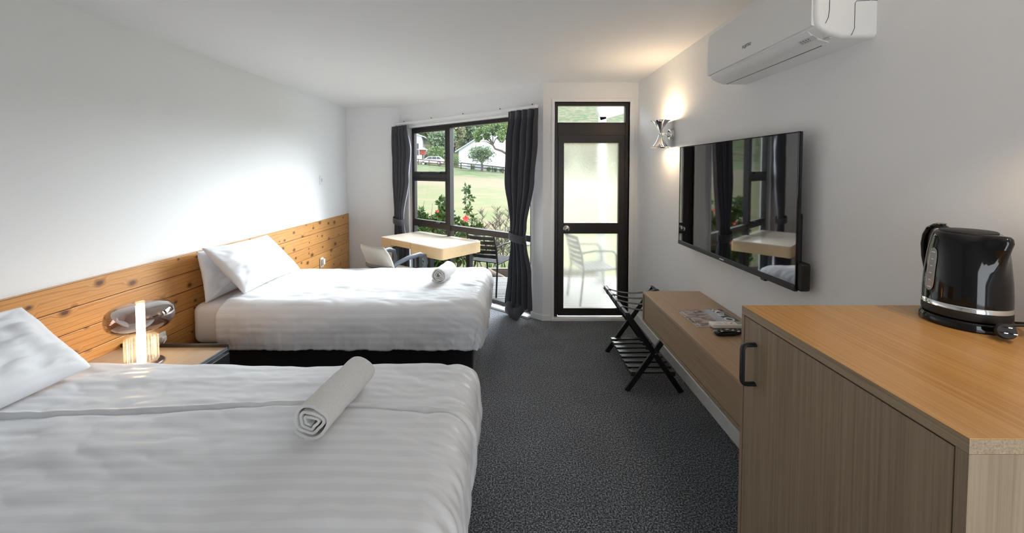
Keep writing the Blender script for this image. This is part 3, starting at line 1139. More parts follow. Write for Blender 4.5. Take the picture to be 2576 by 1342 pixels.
# ------------------------------------------------------------------ upholstered armchair at the desk
def shell_pt(u, v):
    """u across -1..1, v up 0..1 : curved back"""
    w = lerp(.225, .215, v) * (1 - .10 * max(0, v - .8) / .2)
    a = u * .95
    return Vector((-.20 - .03 * v - .10 * v * v + .085 * (1 - math.cos(a)), w * math.sin(a) / math.sin(.95) , .47 + .34 * v))
ch = thing('armchair', 'beige padded armchair with slate grey arms drawn up to the desk', 'armchair', (-1.33, 4.385, 0), R(57))
def pad(name, fn, nu, nv, th, m, par):
    vs, fs = [], []
    for side in (0, 1):
        for i in range(nu + 1):
            for j in range(nv + 1):
                u, v = -1 + 2 * i / nu, j / nv
                p = fn(u, v)
                du = fn(min(1, u + .02), v) - fn(max(-1, u - .02), v)
                dv = fn(u, min(1, v + .02)) - fn(u, max(0, v - .02))
                nn = du.cross(dv).normalized()
                e = max(0, 1 - abs(u) ** 8) ** .5 * max(0, 1 - abs(2 * v - 1) ** 8) ** .5
                vs.append(p + nn * (th * e * (1 if side else -1) + .0))
    W = (nu + 1) * (nv + 1)
    for side in (0, 1):
        for i in range(nu):
            for j in range(nv):
                a = side * W + i * (nv + 1) + j
                q = (a, a + 1, a + nv + 2, a + nv + 1)
                fs.append(q if side else q[::-1])
    o = raw(name, vs, fs, m, par, True)
    bm = bmesh.new(); bm.from_mesh(o.data)
    bmesh.ops.remove_doubles(bm, verts=bm.verts, dist=1e-4)
    bmesh.ops.recalc_face_normals(bm, faces=bm.faces)
    bm.to_mesh(o.data); bm.free()
    return o
pad('backrest', shell_pt, 20, 12, .022, MT['beige'], ch)
B().box(-.22, .23, -.215, .215, .42, .48, .028, 4).build('seat', MT['beige'], ch, True)
band = [shell_pt(-1 + 2 * i / 12, .28) + Vector((-.028, 0, 0)) for i in range(13)]
pts = [Vector((.20, -.255, .44)), Vector((.235, -.258, .56)), Vector((.215, -.258, .635)), Vector((.14, -.256, .665)), Vector((-.02, -.245, .655)), Vector((-.14, -.225, .62))]
pts2 = [Vector((p.x, -p.y, p.z)) for p in pts]
B().tube(pts + band[1:-1] + pts2[::-1], [(.013, .026)] * (len(pts) * 2 + 11), 12).build('armrest', MT['gplast'], ch, True)
for sy in (-1, 1):
    for (lx, fx) in ((.19, .23), (-.18, -.25)):
        B().cyl((fx, sy * .24, 0), (lx, sy * .225, .44), .013, .018).build('leg', MT['gplast'], ch, True)
B().box(-.20, .21, -.235, .235, .405, .425, .004).build('seat_frame', MT['gplast'], ch)

# ------------------------------------------------------------------ chrome wall light
SX, SY, SZ = 1.214, 3.25, 1.902
sc = thing('wall_light', 'chrome hourglass wall light shining up and down beside the door', 'wall light', (XR, SY, SZ))
hx = SX - XR
mm = Matrix.Translation((hx, 0, 0))
prof = [(.079, .109), (.077, .111), (.060, .098), (.043, .078), (.029, .052), (.019, .026), (.0135, .006), (.0130, 0)]
half = prof + [(r, -z) for r, z in prof[::-1][1:]]
bd = B().lathe(half, 48, mm, False, False)
bd.build('body', MT['chrome'], sc, True)
inn = [(.075, .1085), (.057, .096), (.040, .076), (.026, .050), (.018, .034)]
for s in (1, -1):
    rf_ = B().lathe([(r, z * s) for r, z in inn], 40, mm, False, True).build('reflector', MT['chrome'], sc, True)
    B().lathe([(.012, s * .044), (.018, s * .056), (.017, s * .068), (.008, s * .076)], 20, mm).build('bulb', MT['bulb'], rf_, True)
ma = Matrix.Rotation(R(-90), 4, 'Y')
B().lathe([(.044, 0), (.044, .026), (.040, .030), (.030, .032)], 40, ma).build('wall_plate', MT['chrome'], sc, True)
B().lathe([(.020, .030), (.012, .045), (.008, .06), (.008, -hx - .010)], 24, ma).build('arm', MT['chrome'], sc, True)
for s, pw in ((1, 5.5), (-1, 3.2)):
    ld = bpy.data.lights.new('wall_light_beam', 'POINT')
    ld.energy = pw
    ld.color = (1.0, .74, .46)
    ld.shadow_soft_size = .022
    lo = bpy.data.objects.new('wall_light_beam', ld)
    C.objects.link(lo)
    lo.parent = sc
    lo.location = (hx, 0, s * .10)

# ------------------------------------------------------------------ television
TVX = XR - .085
ty0, ty1, tz0, tz1 = 1.712, 2.866, 1.072, 1.772
tv = thing('television', 'large black flat television mounted on the white wall', 'television', (TVX, (ty0 + ty1) / 2, tz0), R(1.4))
hw, hh = (ty1 - ty0) / 2, tz1 - tz0
B().box(0, .016, -hw, hw, 0, hh, .003).build('back_panel', MT['rub'], tv)
B().box(-.001, .004, -hw + .006, hw - .006, .022, hh - .006).build('screen', MT['screen'], tv)
bz = B()
bz.box(-.003, .006, -hw, -hw + .006, 0, hh, .001)
bz.box(-.003, .006, hw - .006, hw, 0, hh, .001)
bz.box(-.003, .006, -hw, hw, hh - .006, hh, .001)
bz.build('bezel', MT['gloss'], tv)
chn = B().box(-.007, .010, -hw, hw, -.004, .024, .003).build('bottom_bar', MT['rub'], tv)
B().box(-.0085, -.006, -.022, .022, .006, .013, .0005).build('badge', MT['wplast2'], chn)
B().box(.010, .052, -hw + .03, hw - .10, .02, .34, .012).build('rear_housing', MT['rub'], tv)
B().box(.004, .050, -hw - .022, -hw + .10, .0, .125, .010).build('side_box', MT['rub'], tv)
B().box(-.004, .012, -hw + .20, -hw + .235, -.014, -.002, .003).build('sensor', MT['gloss'], tv)
B().box(.050, .0855, -.20, .20, .15, .50, .004).build('wall_mount', MT['black'], tv)

# ------------------------------------------------------------------ air conditioner
AY0, AY1 = 1.442, 2.245
ac = thing('air_conditioner', 'white split air conditioner high on the wall above the television', 'air conditioner', (XR, AY0, 2.085))
AL = AY1 - AY0
prof = [(0, 0), (-.120, .0), (-.165, .012), (-.192, .026), (-.208, .040), (-.214, .052), (-.218, .080), (-.219, .16), (-.217, .235), (-.208, .266), (-.190, .282), (-.150, .290), (0, .292)]
def sect(p, f):
    return p
b = B()
b.extrude(prof, AL)
body = b.build('body', MT['wplast'], ac, True, 30)
bm = bmesh.new(); bm.from_mesh(body.data)
es = [e for e in bm.edges if all(abs(v.co.y - e.verts[0].co.y) < 1e-6 for v in e.verts) and (abs(e.verts[0].co.y) < 1e-6 or abs(e.verts[0].co.y - AL) < 1e-6) and not (e.verts[0].co.x > -.001 and e.verts[1].co.x > -.001)]
bmesh.ops.bevel(bm, geom=es, offset=.016, segments=4, profile=.5, affect='EDGES')
bm.to_mesh(body.data); bm.free()
for p in body.data.polygons: p.use_smooth = True
body.data.set_sharp_from_angle(angle=R(35))
# front cover panel slightly proud, leaving a shadow line above the flap
fp = [(-.209, .0455), (-.2215, .0465), (-.2235, .052), (-.2235, .060), (-.2235, .16), (-.2215, .238), (-.213, .268), (-.206, .268), (-.212, .236), (-.214, .16), (-.213, .060)]
B().extrude(fp, AL - .034, Matrix.Translation((0, .017, 0))).build('front_cover', MT['wplast'], ac, True, 30)
fl = [(-.128, -.003), (-.168, .009), (-.195, .0235), (-.2085, .0365), (-.2065, .0385), (-.193, .0265), (-.166, .0125), (-.128, .001)]
B().extrude(fl, AL - .075, Matrix.Translation((0, .055, 0))).build('air_flap', MT['wplast'], ac, True, 30)
B().box(-.128, -.118, .100, AL - .03, -.002, .004).build('air_slot', MT['black'], ac)
md = frame_mtx((-.1815, .085, .0162), (0, -1, 0), (-.87, 0, .5))
dp = B().box(-.045, .030, -.011, .011, -.003, .0008, .001, mtx=md).build('display', MT['wplast2'], ac)
for i in range(4):
    B().lathe([(.0022, 0), (.0022, .0014)], 10, md @ Matrix.Translation((-.034 + i * .013, .004, 0))).build('indicator', MT['rub'], dp)
    B().lathe([(.0016, 0), (.0016, .0014)], 10, md @ Matrix.Translation((-.034 + i * .013, -.004, 0))).build('indicator', MT['rub'], dp)
B().box(-.155, -.145, .018, .042, .0015, .005, .001).build('sensor_window', MT['wplast2'], ac)
# seams on the near end cap
sm = B()
sm.tube([(-.172, -.0004, .292), (-.172, -.0004, .10), (-.175, -.0004, .07), (-.185, .0, .048)], .0011, 6)
sm.tube([(-.030, -.0004, .292), (-.030, -.0004, .130), (0, -.0004, .130)], .0009, 6)
sm.tube([(-.030, -.0004, .130), (-.075, -.0004, .128), (-.080, -.0004, .120), (-.080, -.0004, .03), (-.09, -.0004, .006)], .0009, 6)
sm.build('end_cap_seam', MT['rub'], ac)
text_mesh('logo', 'FUJITSU', .020, MT['rub'], ac, frame_mtx((-.2238, AL * .52, .100), (0, -1, 0), (0, 0, 1)), .0002, .0002)

# ------------------------------------------------------------------ tall cabinet
CX0, CX1, CY0, CY1, CH = .687, XR - .002, .578, 1.166, 1.197
cb = thing('cabinet', 'tall oak veneer cabinet under the black kettle', 'cabinet', (CX0, CY0, 0))
cw, cd = CX1 - CX0, CY1 - CY0
B().box(0, cw, 0, cd, CH - .0012, CH, .0004).build('top', MT['oaky'], cb)
B().box(0, cw, 0, cd, CH - .024, CH - .0012).build('top_core', MT['ply'], cb)
B().box(0, cw, 0, .018, 0, CH - .0245).build('side_panel', MT['oakz'], cb)
B().box(0, cw, cd - .012, cd, 0, CH - .0245).build('side_panel', MT['oakz'], cb)
B().box(.03, cw, .018, cd - .012, 0.02, CH - .03).build('carcass', MT['oakz'], cb)
cdoor = B().box(0.001, .020, .0205, cd - .0145, .06, CH - .0275, .001).build('door', MT['oakz'], cb)
B().box(.010, .03, .018, cd - .012, 0, .058).build('plinth', MT['oakz'], cb)
hy = 1.100 - CY0
hd = []
for k in range(7):
    a = R(90 * k / 6)
    hd.append((-.012 * 0 - .028 - .008 * math.sin(a), hy, 1.104 - .008 * (1 - math.cos(a))))
h0 = [(0.002, hy, 1.104), (-.028, hy, 1.104)]
hpts = [(.003, hy, 1.106), (-.022, hy, 1.106), (-.029, hy, 1.1045), (-.0335, hy, 1.100), (-.035, hy, 1.093), (-.035, hy, 1.050), (-.035, hy, 1.006), (-.0335, hy, .999), (-.029, hy, .9945), (-.022, hy, .993), (.003, hy, .993)]
B().tube(hpts, [(.0090, .0058)] * len(hpts), 12).build('handle', MT['black'], cdoor, True)

# ------------------------------------------------------------------ floating shelf with drawer front
FX0, FY0_, FY1_, FZ0, FZ1 = .915, CY1 + .002, 2.745, .545, .752
fs_ = thing('wall_shelf', 'long floating oak drawer shelf under the television', 'shelf', (FX0, FY0_, FZ0))
fw, fd, fh = XR - FX0, FY1_ - FY0_, FZ1 - FZ0
B().box(0, fw, 0, fd, fh - .016, fh, .001).build('top', m_veneer('oak veneer warm y', 'Y', (0.36, 0.235, 0.14), (0.45, 0.315, 0.205), 0.30), fs_)
B().box(0, fw, 0, fd, 0, .016, .001).build('bottom', MT['oakz'], fs_)
B().box(0, fw, fd - .016, fd, .016, fh - .016, .001).build('end_panel', MT['oakz'], fs_)
B().box(.006, .022, .002, fd - .019, .0185, fh - .0185, .001).build('drawer_front', m_veneer('oak drawer front', 'Y', (0.27, 0.185, 0.11), (0.38, 0.275, 0.18)), fs_)
B().box(.03, fw, .005, fd - .02, .016, fh - .016).build('carcass', MT['oakz'], fs_)

# ------------------------------------------------------------------ magazine and remotes
mg = thing('magazine', 'glossy travel magazine with a city photograph on the oak shelf', 'magazine', (1.135, 2.235, FZ1), R(2))
MX, MY = .138, .128
B().box(-MX, MX, -MY, MY, 0, .004, .0008).build('pages', mat('paper edges', (.75, .74, .72), .8), mg)
def m_cover():
    m = mat('printed cover', (.5, .5, .5), .22)
    t = NT(m)
    v = t.coords('Object')
    s = t.sep(v)
    sky = t.ramp(t.math('MULTIPLY', t.math('ADD', s[0], MX), 1 / (2 * MX)), [(0.0, (.20, .155, .16)), (.50, (.34, .29, .30)), (.58, (.40, .42, .50)), (.72, (.47, .51, .62)), (.78, (.05, .055, .07)), (1, (.035, .04, .05))])
    mp = t.n('ShaderNodeMapping')
    mp.inputs['Scale'].default_value = (26, 90, 1)
    t.l(v, mp.inputs['Vector'])
    vo = t.n('ShaderNodeTexVoronoi', distance='CHEBYCHEV')
    vo.inputs['Scale'].default_value = 1.0
    t.l(mp.outputs[0], vo.inputs['Vector'])
    city = t.ramp(t.sep(vo.outputs['Color'])[0], [(0.1, (.09, .065, .07)), (.5, (.33, .255, .24)), (.9, (.55, .47, .44))])
    msk = t.ramp(t.math('ADD', s[0], t.math('MULTIPLY', t.noise(v, 30, 2), .06)), [(.030, (1, 1, 1)), (.040, (0, 0, 0))])
    t.color(t.mix(msk, sky, city))
    return m
B().box(-MX, MX, -MY, MY, .0041, .0046).build('cover', m_cover(), mg)
text_mesh('title', 'Kia Ora', .074, MT['wplast'], mg, frame_mtx((.090, -.004, .0048), (0, -1, 0), (1, 0, 0)), .0001, .0016)
B().lathe([(.013, .0047), (.013, .0050), (.019, .0050), (.019, .0047)], 28, Matrix.Translation((.092, .112, 0)), False, False).build('emblem', MT['wplast'], mg)
for (x, y0_, y1_) in ((.128, -.03, .09), (-.118, .03, .10), (-.124, .05, .10), (-.118, -.06, -.01), (-.118, -.11, -.08), (.02, -.02, .05)):
    B().box(x - .0018, x + .0018, y0_, y1_, .0046, .0049).build('small_print', MT['wplast2'], mg)

rw = thing('remote_control', 'white air conditioner remote with grey display lying on the magazine', 'remote', (1.165, 2.098, FZ1 + .0048), R(-1))
B().box(-.095, .105, -.026, .026, .0, .021, .005, 3).build('body', MT['wplast'], rw, True)
B().box(.040, .090, -.019, .019, .0205, .0218, .001).build('display', mat('lcd grey', (.30, .33, .31), .2), rw)
B().box(-.065, -.038, -.012, .004, .0205, .0216, .001).build('badge', MT['wplast2'], rw)
B().lathe([(.005, .0205), (.005, .0225)], 14, Matrix.Translation((.012, -.006, 0))).build('button', mat('orange button', (.6, .25, .06), .4), rw)
for x, y in ((.025, .008), (.025, -.012), (-.004, .008), (-.018, -.01), (-.018, .008)):
    B().box(x - .005, x + .005, y - .004, y + .004, .0205, .0225, .001).build('button', MT['wplast2'], rw)
rk = thing('remote_control', 'curved black television remote with many buttons beside the white remote', 'remote', (1.155, 2.005, FZ1), R(2))
prof = []
vs, fs = [], []
n1, n2 = 24, 16
for i in range(n1 + 1):
    f = i / n1
    x = -.115 + .24 * f
    w = .026 - .004 * math.sin(PI * f) * (1 if f > .4 else .6)
    e = max(0, 1 - abs(2 * f - 1) ** 10) ** .5
    top = .028 - .010 * math.sin(PI * min(1, f * 1.2)) * .4
    bot = .010 * math.sin(PI * max(0, (f - .38) / .5)) if .38 < f < .88 else 0
    for j in range(n2):
        a = 2 * PI * j / n2
        c, s = math.cos(a), math.sin(a)
        yy = w * math.copysign(abs(c) ** .5, c) * (.6 + .4 * e)
        zz = (top + bot) / 2 + (top - bot) / 2 * math.copysign(abs(s) ** .6, s) * max(e, .35)
        vs.append((x, yy, zz))
for i in range(n1):
    for j in range(n2):
        fs.append((i * n2 + j, i * n2 + (j + 1) % n2, (i + 1) * n2 + (j + 1) % n2, (i + 1) * n2 + j))
fs.append(tuple(range(n2))[::-1]); fs.append(tuple(n1 * n2 + j for j in range(n2)))
raw('body', vs, fs, MT['gloss'], rk, True)
for i in range(9):
    for j in range(3):
        x, y = -.085 + i * .022, -.013 + j * .013
        B().box(x - .006, x + .006, y - .004, y + .004, .020, .0275 - .002 * math.sin(i * .4), .001).build('button', MT['wplast2'] if (i + j) % 4 == 0 else MT['rub'], rk)

# ------------------------------------------------------------------ kettle
KX, KY = 1.197, 1.030
KS = 1.035
kt = thing('kettle', 'gloss black electric kettle with chrome band and water window on the cabinet', 'kettle', (KX, KY, CH))
kt.scale = (1, 1, KS)
B().lathe([(.0, 0), (.082, 0), (.0855, .003), (.0855, .016), (.082, .022), (.076, .024), (.0, .024)], 64, cap0=False, cap1=False).build('power_base', MT['gloss'], kt, True)
B().lathe([(.0, .026), (.080, .026), (.0815, .030), (.0815, .046), (.0, .046)], 64, cap0=False, cap1=False).build('foot', MT['rub'], kt, True)
B().lathe([(.0815, .046), (.0825, .047), (.0820, .057), (.0812, .058)], 64, cap0=False, cap1=False).build('chrome_band', MT['chrome'], kt, True)
# body with its spout drawn out of the wall
SPA = R(-94)                                  # the spout points to the camera side
kb = B()
n = 72
prof = [(.0812, .058), (.0808, .085), (.0792, .115), (.0765, .145), (.0735, .175), (.070, .200), (.0665, .218), (.0635, .228), (.058, .233), (.052, .2345)]
rings = []
for r, z in prof:
    ring = []
    for i in range(n):
        a = 2 * PI * i / n
        da = (a - SPA + PI) % (2 * PI) - PI
        t = max(0, min(1, (z - .135) / .085))
        bump = .034 * t ** 1.4 * math.exp(-(da / lerp(.20, .30, t)) ** 2) * (1 if z < .2331 else .25)
        ring.append(kb.bm.verts.new(((r + bump) * math.cos(a), (r + bump) * math.sin(a), z + (bump * .05))))
    rings.append(ring)
for p, q in zip(rings, rings[1:]):
    for i in range(n):
        kb.bm.faces.new((p[i], p[(i + 1) % n], q[(i + 1) % n], q[i]))
kb.build('body', MT['gloss'], kt, True, 55)
B().lathe([(.053, .2325), (.053, .2365), (.050, .2385), (.0, .2395)], 56, cap0=False, cap1=False).build('lid', MT['rub'], kt, True)
HA = SPA + PI
hx_, hy_ = math.cos(HA), math.sin(HA)
hp = [(.050, .231), (.066, .239), (.083, .239), (.099, .230), (.110, .210), (.114, .185), (.111, .150), (.103, .118), (.091, .094), (.078, .084)]
B().tube([(r * hx_, r * hy_, z) for r, z in hp], [(.011, .007)] * len(hp), 12).build('handle', MT['gloss'], kt, True)
B().lathe([(.011, 0), (.012, .003), (.006, .005)], 20, Matrix.Translation((.070 * hx_, .070 * hy_, .2440))).build('lid_button', MT['nickel'], kt, True)
# water gauge on the side
wg = B()
WA = R(168)
vs, fs = [], []
def rad_at(z):
    for (r0, z0), (r1, z1) in zip(prof, prof[1:]):
        if z <= z1:
            return lerp(r0, r1, (z - z0) / (z1 - z0))
    return prof[-1][0]
nz_, na_ = 24, 8
for i in range(nz_ + 1):
    f = i / nz_
    z = lerp(.080, .192, f)
    wv = .17 * max(0, 1 - abs(2 * f - 1) ** 6) ** .5
    for j in range(na_ + 1):
        a = WA + wv * (-1 + 2 * j / na_)
        r = rad_at(z) + .0016
        vs.append((r * math.cos(a), r * math.sin(a), z))
for i in range(nz_):
    for j in range(na_):
        fs.append((i * (na_ + 1) + j, i * (na_ + 1) + j + 1, (i + 1) * (na_ + 1) + j + 1, (i + 1) * (na_ + 1) + j))
wgo = raw('water_window', vs, fs, mat('smoky gauge', (.33, .33, .33), .12), kt, True)
for i in range(6):
    z = .090 + i * .018
    vs, fs = [], []
    hw_ = .075 if i in (0, 5) else .045
    for k in range(6):
        a = WA + .02 + hw_ * (-1 + 2 * k / 5)
        for zz in (z - .0012, z + .0012):
            r = rad_at(zz) + .0021
            vs.append((r * math.cos(a), r * math.sin(a), zz))
    fs = [(2 * k, 2 * k + 2, 2 * k + 3, 2 * k + 1) for k in range(5)]
    raw('gauge_mark', vs, fs, MT['wplast'], wgo)
# cord and three pin plug lying beside the base
PX, PY = -.030, -.108
mp_ = Matrix.Translation((PX, PY, .0215)) @ Vector((-.50, -.80, .25)).to_track_quat('Z', 'Y').to_matrix().to_4x4()
pg = B().lathe([(.0, -.030), (.008, -.030), (.0095, -.012), (.0150, -.006), (.0175, .002), (.0175, .010), (.0155, .013), (.0, .013)], 32, mp_, False, False).build('plug', MT['rub'], kt, True)
for ang, rr in ((0, 0.0085), (120, .0085), (240, .0085)):
    a = R(ang + 90)
    m_ = mp_ @ Matrix.Translation((rr * math.cos(a), rr * math.sin(a), 0)) @ Matrix.Rotation(a + (R(90) if ang == 0 else R(60 if ang == 120 else -60) + R(90)), 4, 'Z')
    B().box(-.0030, .0030, -.0008, .0008, .012, .030, mtx=m_).build('pin', MT['nickel'], pg)
e0 = mp_ @ Vector((0, 0, -.030))
B().tube([e0, e0 + Vector((.014, .012, .008)), (.040, -.096, .030), (.075, -.070, .024), (.098, -.030, .010), (.100, .030, .006), (.080, .055, .008)], .0038, 10).build('cord', MT['rub'], kt, True)

# ------------------------------------------------------------------ folding luggage rack
rk_ = thing('luggage_rack', 'black folding luggage rack with webbing straps and slatted shelf', 'luggage rack', (1.022, 3.115, 0))
hxr, hyr = .195, .315
mb = MT['black']
for sy in (-1, 1):
    y = sy * hyr
    B().bar((-hxr, y - .010 * sy, 0.0), (hxr + .012, y - .010 * sy, .575), .040, .020, (0, 1, 0), .003).build('leg', mb, rk_)
    B().bar((hxr, y + .012 * sy, 0.0), (-hxr - .012, y + .012 * sy, .575), .040, .020, (0, 1, 0), .003).build('leg', mb, rk_)
    B().cyl((0, y - .03, .288), (0, y + .03, .288), .006, n=10).build('pivot', MT['nickel'], rk_)
for sx in (-1, 1):
    B().bar((sx * (hxr + .010), -hyr - .02, .570), (sx * (hxr + .010), hyr + .02, .570), .024, .030, (0, 0, 1), .004).build('top_bar', mb, rk_)
for i in range(4):
    y = -.21 + i * .14
    pts = []
    for k in range(13):
        f = -1 + k / 6
        pts.append(Vector((f * (hxr + .004), y, .590 - .034 * (1 - f * f))))
    b = B()
    for p, q in zip(pts, pts[1:]):
        b.bar(p, q, .034, .003)
    for sx in (-1, 1):
        b.box(sx * (hxr + .010) - .018, sx * (hxr + .010) + .018, y - .017, y + .017, .550, .589, .006)
    b.build('strap', MT['rub'], rk_)
for sx in (-1, 1):
    B().bar((sx * .150, -hyr + .01, .115), (sx * .150, hyr - .01, .115), .024, .018, (0, 0, 1), .002).build('shelf_rail', mb, rk_)
for i in range(8):
    y = -hyr + .035 + i * (2 * hyr - .07) / 7
    B().box(-.162, .162, y - .020, y + .020, .123, .135, .002).build('slat', MT['black'], rk_)

# ------------------------------------------------------------------ outdoors
def gz(x, y):
    """lawn height: rises away from the house, more to the left"""
    d = max(0, y - 7.0)
    sl = .021 + .029 * min(1, max(0, (-x - 1 * 0) / 18.0))
    z = -.28 + sl * d
    if y > 84:
        z += (y - 84) * .34
    return z + .05 * noise.noise(Vector((x * .12, y * .12, 0))) * min(1, d / 8)

def m_lawn():
    m = mat('lawn', (.1, .12, .05), .95, spec=.1)
    t = NT(m)
    v = t.coords('Object')
    s = t.sep(v)
    nz = t.noise(v, .35, 4, .6)
    y = t.math('ADD', s[1], t.math('MULTIPLY', t.math('SUBTRACT', nz, .5), 9.0))
    c = t.ramp(t.math('MULTIPLY', y, 1 / 80), [(.06, (0.058, 0.072, 0.028)), (.20, (0.086, 0.093, 0.041)), (.30, (0.083, 0.090, 0.039)), (.325, (0.093, 0.086, 0.051)), (.35, (0.079, 0.088, 0.038)), (.40, (0.110, 0.091, 0.060)), (.55, (0.107, 0.088, 0.057)), (.60, (0.052, 0.077, 0.030)), (.74, (0.043, 0.072, 0.025)), (1, (0.041, 0.062, 0.025))])
    g = t.noise(v, 14, 4, .7)
    c = t.mix(.5, c, t.ramp(g, [(.3, (.7, .72, .66)), (.7, (1.18, 1.15, 1.1))]), 'MULTIPLY')
    p = t.noise(v, .55, 5, .65)
    c = t.mix(t.ramp(p, [(.44, (0, 0, 0)), (.60, (.85, .85, .85))]), c, (.115, .092, .056))
    t.color(c)
    return m
MT['lawn'] = m_lawn()
vs, fs = [], []
nx_, ny_ = 60, 90
for j in range(ny_ + 1):
    y = 5.97 + (210 - 5.97) * (j / ny_) ** 1.7
    for i in range(nx_ + 1):
        x = -110 + 190 * i / nx_
        vs.append((x, y, gz(x, y)))
for j in range(ny_):
    for i in range(nx_):
        a = j * (nx_ + 1) + i
        fs.append((a, a + 1, a + nx_ + 2, a + nx_ + 1))
lawn = raw('ground_lawn', vs, fs, MT['lawn'], None, True)
struct(lawn)

# timber deck: boards run along the door wall
dk = sempty('floor_deck', (0, 0, 0))
MT['deck'] = m_veneer('weathered deck timber', 'X', (.065, .060, .060), (.125, .117, .116), .8, .5)
MT['sleeper'] = m_veneer('garden sleeper timber', 'X', (.055, .042, .028), (.12, .094, .066), .85, .4)
bw = .092
nb = int((5.95 - 4.29) / bw)
bme = None
for i in range(nb):
    y = 4.29 + i * bw
    xl = -2.6
    if y < 5.92:
        # the board starts at the angled wall's outer face
        xl = max(-2.6, AW.x + (AW.y + .155 - y) / (AW.y - YD) * (XJ - AW.x))
    b = B().box(xl, 3.4, y + .006, y + bw - .006, -.045, -.020, .002)
    b.build('board', MT['deck'], dk)
B().box(-2.6, 3.4, 5.90, 5.94, -.26, -.046).build('joist', MT['sleeper'], dk)
# sub-deck ground so no light leaks below
struct(B().poly_prism([(-4, 5.97), (-1.7, 5.97), (.33, 4.28), (4, 4.28), (4, 5.97)], -.36, -.30).build('ground_soil', mat('dark soil', (.03, .025, .02), .95)))
sl = thing('garden_sleeper', 'weathered timber sleeper edging the garden bed past the deck', 'sleeper', (-1.2, 6.38, -.30))
B().box(-2.2, 2.6, -.05, .05, 0, .28, .008).build('timber', MT['sleeper'], sl)
B().box(-2.2, 2.6, -.045, .045, .28, .31, .004).build('capping', MT['sleeper'], sl)
# log
lg = B()
pts = [(-.46, 6.13, .05), (-.34, 6.10, -.04), (-.20, 6.06, -.10), (-.06, 6.02, -.16)]
lg.tube(pts, [.07, .085, .088, .075], 14)
lo = lg.build('log', m_leaf('rough bark', (.035, .026, .02), (.11, .085, .068), .9, scale=14), None, True)
tag(lo, 'weathered driftwood log lying between the deck and the garden sleeper', 'log')

# veranda post and beam over the door
MT['wtimber'] = mat('pale painted timber', (.30, .29, .27), .6)
vp = thing('veranda_frame', 'pale timber veranda post carrying a sloping rafter outside the door', 'veranda', (1.30, 5.75, -.02))
B().box(-.05, .05, -.05, .05, 0, 2.40, .004).build('post', MT['wtimber'], vp)
B().bar((-.06, 0, 2.44), (1.6, 0, 2.92), .10, .19).build('rafter', MT['wtimber'], vp)

# outdoor slatted chairs and little table
MT['chairblk'] = mat('black powder coat', (.008, .008, .009), .65, spec=.15)
def make_chair():
    r = thing('garden_chair', 'x', 'chair')
    mb = MT['chairblk']
    for sy in (-1, 1):
        B().tube([(-.27, sy * .22, 0), (-.225, sy * .215, .42), (-.245, sy * .21, .60), (-.31, sy * .20, .84)], .012, 10).build('leg', mb, r, True)
        B().tube([(.25, sy * .22, 0), (.205, sy * .215, .42), (.19, sy * .225, .60), (.14, sy * .235, .655), (-.10, sy * .235, .665), (-.245, sy * .215, .64)], .012, 10).build('armrest', mb, r, True)
        B().tube([(-.225, sy * .215, .42), (.205, sy * .215, .43)], .012, 8).build('seat_rail', mb, r, True)
    for i in range(7):
        x = -.19 + i * .063
        B().box(x - .026, x + .026, -.21, .21, .425, .437, .003).build('slat', mb, r)
    for i in range(6):
        z = .515 + i * .061
        x = lerp(-.232, -.305, i / 5)
        b = B()
        P = []
        for k in range(9):
            u = -1 + k / 4
            P.append(Vector((x - .035 * (1 - u * u), u * .20, z)))
        for p, q in zip(P, P[1:]):
            b.bar(p, q, .008, .046, (-.25, 0, 1))
        b.build('slat', mb, r)
    return r
gc = make_chair()
gc.location = (-.28, 5.30, -.02)
gc.rotation_euler.z = R(62)
tag(gc, 'black slatted garden chair seen clearly through the window behind the desk', 'chair', 'black garden chairs')
g2 = copy_tree(gc)
g2.location = (1.02, 4.90, -.02)
g2.rotation_euler.z = R(12)
tag(g2, 'black slatted garden chair seen blurred through the obscure door glass', 'chair', 'black garden chairs')
gt = thing('garden_table', 'small pale grey garden table on the deck beside the black chair', 'table', (.37, 5.20, -.02))
MT['pgrey'] = mat('pale grey metal', (.24, .245, .25), .5)
for i in range(5):
    x = -.21 + i * .105
    B().box(x - .048, x + .048, -.25, .25, .665, .685, .003).build('slat', MT['pgrey'], gt)
for sx in (-1, 1):
    for sy in (-1, 1):
        B().box(sx * .21 - .015, sx * .21 + .015, sy * .21 - .015, sy * .21 + .015, 0, .666).build('leg', MT['pgrey'], gt)

# ---- plants ---------------------------------------------------------------
def leaf_quads(rnd, centres, n, size, asp=.5, droop=.0):
    vs, fs = [], []
    for _ in range(n):
        c, rad = rnd.choice(centres)
        d = Vector((rnd.gauss(0, 1), rnd.gauss(0, 1), rnd.gauss(0, 1))).normalized()
        p = Vector(c) + Vector((d.x * rad[0], d.y * rad[1], d.z * rad[2])) * (rnd.random() ** .35)
        a = (d + Vector((rnd.uniform(-.8, .8), rnd.uniform(-.8, .8), rnd.uniform(-.5, .6) - droop))).normalized()
        s = a.cross(Vector((rnd.uniform(-1, 1), rnd.uniform(-1, 1), rnd.uniform(-1, 1)))).normalized()
        L = size * rnd.uniform(.6, 1.3)
        w = L * asp * .5
        k = len(vs)
        u = s.cross(a) * L * .12
        vs += [p, p + a * L * .5 + s * w + u, p + a * L, p + a * L * .5 - s * w + u]
        fs.append((k, k + 1, k + 2, k + 3))
    return vs, fs

def stuff(o):
    o['kind'] = 'stuff'
    return o

MT['hib'] = m_leaf('hibiscus leaf', (.022, .050, .010), (.085, .135, .032), .4, scale=9)
MT['twig'] = mat('grey brown twig', (.11, .085, .07), .9)
MT['red'] = mat('red petals', (.62, .030, .022), .5)
MT['strap'] = m_leaf('strap leaf', (.035, .085, .012), (.10, .19, .035), .4, scale=6)

